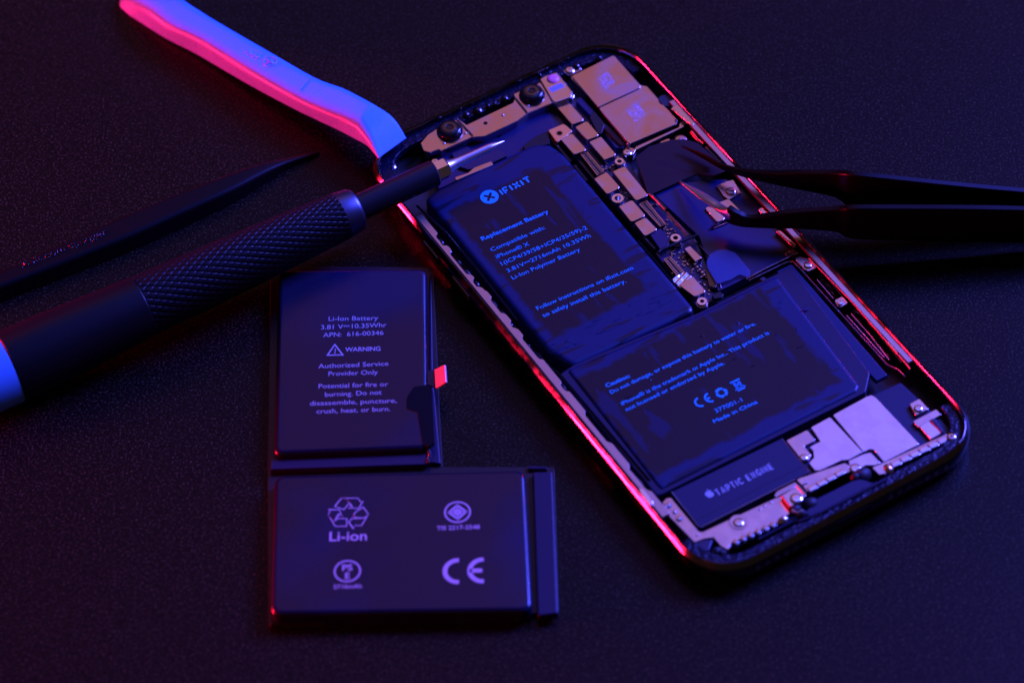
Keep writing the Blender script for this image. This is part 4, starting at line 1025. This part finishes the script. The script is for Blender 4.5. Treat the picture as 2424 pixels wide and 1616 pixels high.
MB().lathe(A0, AX, [(t_e, 2.2), (t_e + 2.6, 2.2), (t_e + 3.2, 1.9)], 48, hexm).build('hex_socket', 'steel_bright', sd)
tt_ = at(1183, 341)
MB().lathe(A0, AX, [(t_e + 3, 1.8), (t_e + 4.0, 1.45), (t_e + 5.5, 1.15), (t_e + 8, 1.0), (tt_ - 4, .95), (tt_ - 3, .85), (tt_ - .2, .2), (tt_, .12)], 32).build('driver_bit', 'bit_steel', sd)

# ================================================================== TWEEZERS
tw = thing('tweezers', 'long black curved-tip tweezers reaching from the right over the open phone', 'tweezers', (0, 0, 0))
def arm(tops, bots, zbs, thick, name, m='tweezer_black'):
    """vertical blade: bottom edge at heights zbs, top edge solved from the outline"""
    secs = []; pts = []
    for (xt, yt), (xb, yb), zb in zip(tops, bots, zbs):
        b = P1('O', xb, yb, zb)
        # find z so that the vertical line over b meets the outline's top
        lo, hi = zb, zb + 25
        py = 280 + yt / 2.297
        for _ in range(40):
            z = (lo + hi) / 2; v = Vector((b.x, b.y, z)) - CP; py_ = 808 - FPX * v.dot(UP) / v.dot(FW)
            if py_ > py: lo = z
            else: hi = z
        pts.append((b, z))
    n_ = len(pts)
    for i, (b, zt) in enumerate(pts):
        d_ = (pts[min(i + 1, n_ - 1)][0] - pts[max(i - 1, 0)][0]); d_.z = 0; d_.normalize(); nn = Vector((-d_.y, d_.x, 0))
        th = thick[i]; h = zt - b.z; e_ = min(.18, th * .3, h * .3)
        base = Vector((b.x, b.y, 0)); sec = []
        for (o_, z) in ((0, b.z + e_), (0, zt - e_), (e_, zt), (th - e_, zt), (th, zt - e_), (th, b.z + e_), (th - e_, b.z), (e_, b.z)):
            sec.append(base + nn * o_ + Vector((0, 0, z)))
        secs.append(sec)
    return secs
up_t = [(482, 150), (600, 200), (730, 258), (850, 292), (1000, 303), (1150, 302), (1320, 304), (1420, 313), (1700, 342), (2050, 378), (2352, 405), (2800, 448)]
up_b = [(486, 154), (610, 225), (715, 285), (850, 330), (985, 362), (1130, 392), (1320, 432), (1425, 492), (1700, 515), (2050, 530), (2352, 540), (2800, 560)]
s1 = arm(up_t, up_b, [7.0, 7.3, 7.8, 8.2, 8.4, 8.3, 7.6, 6.2, 5.0, 3.6, 2.4, .8], [.3, .5, .8, 1.2, 1.4, 1.5, 1.5, 1.5, 1.5, 1.5, 1.5, 1.5], 'a')
MB().loft(interp(s1, 4)).build('tweezer_arm', 'tweezer_black', tw, sharp=35)
lo_t = [(475, 343), (560, 388), (640, 432), (720, 488), (790, 524), (860, 545), (1000, 526), (1150, 512), (1300, 500), (1420, 494), (1700, 494), (2050, 496), (2352, 502), (2800, 512)]
lo_b = [(478, 350), (572, 436), (655, 512), (735, 568), (798, 590), (870, 598), (1010, 603), (1140, 605), (1330, 622), (1420, 658), (1700, 668), (2050, 676), (2352, 680), (2800, 690)]
s2 = arm(lo_t, lo_b, [5.5, 6.2, 6.8, 7.4, 7.7, 8.0, 8.3, 8.2, 7.5, 6.2, 5.0, 3.6, 2.4, .8], [.35, .9, 1.25, 1.35, 1.4, 1.4, 1.4, 1.5, 1.5, 1.5, 1.5, 1.5, 1.5, 1.5], 'b')
MB().loft(interp(s2, 4)[12:]).build('tweezer_arm', 'tweezer_black', tw, sharp=35)
tips = []
tsec = interp(s2, 4)[:14]
for i, sec in enumerate(tsec):       # flat, slightly domed prong that turns upright where it meets the arm
    t = i / (len(tsec) - 1); k_ = max(0, (t - .7) / .3) ** 1.3
    lo_ = (sec[0] + sec[5]) / 2; lo_.z = min(v.z for v in sec); hi_ = (sec[2] + sec[3]) / 2; hi_.z = max(v.z for v in sec)
    c_ = (lo_ + hi_) / 2; hz = (hi_.z - lo_.z) / 2; wv = (sec[5] - sec[0]); wv.z = 0; wv.normalize()
    h_ = (.18 + .4 * t) * (1 - k_) + hz * .97 * k_; w_ = (min(hz, 1.7) * .58 + .12) * (1 - k_) + .72 * k_
    tips.append([c_ + wv * w_ * math.cos(2 * math.pi * k / 20) + Vector((0, 0, h_ * math.sin(2 * math.pi * k / 20) + .35 * w_ * math.cos(2 * math.pi * k / 20) * 0)) for k in range(20)])
mat('tip_steel', (0.92, 0.9, 0.97), 1, 0.3)
MB().loft(tips).build('polished_tip', 'tip_steel', tw, sharp=80)
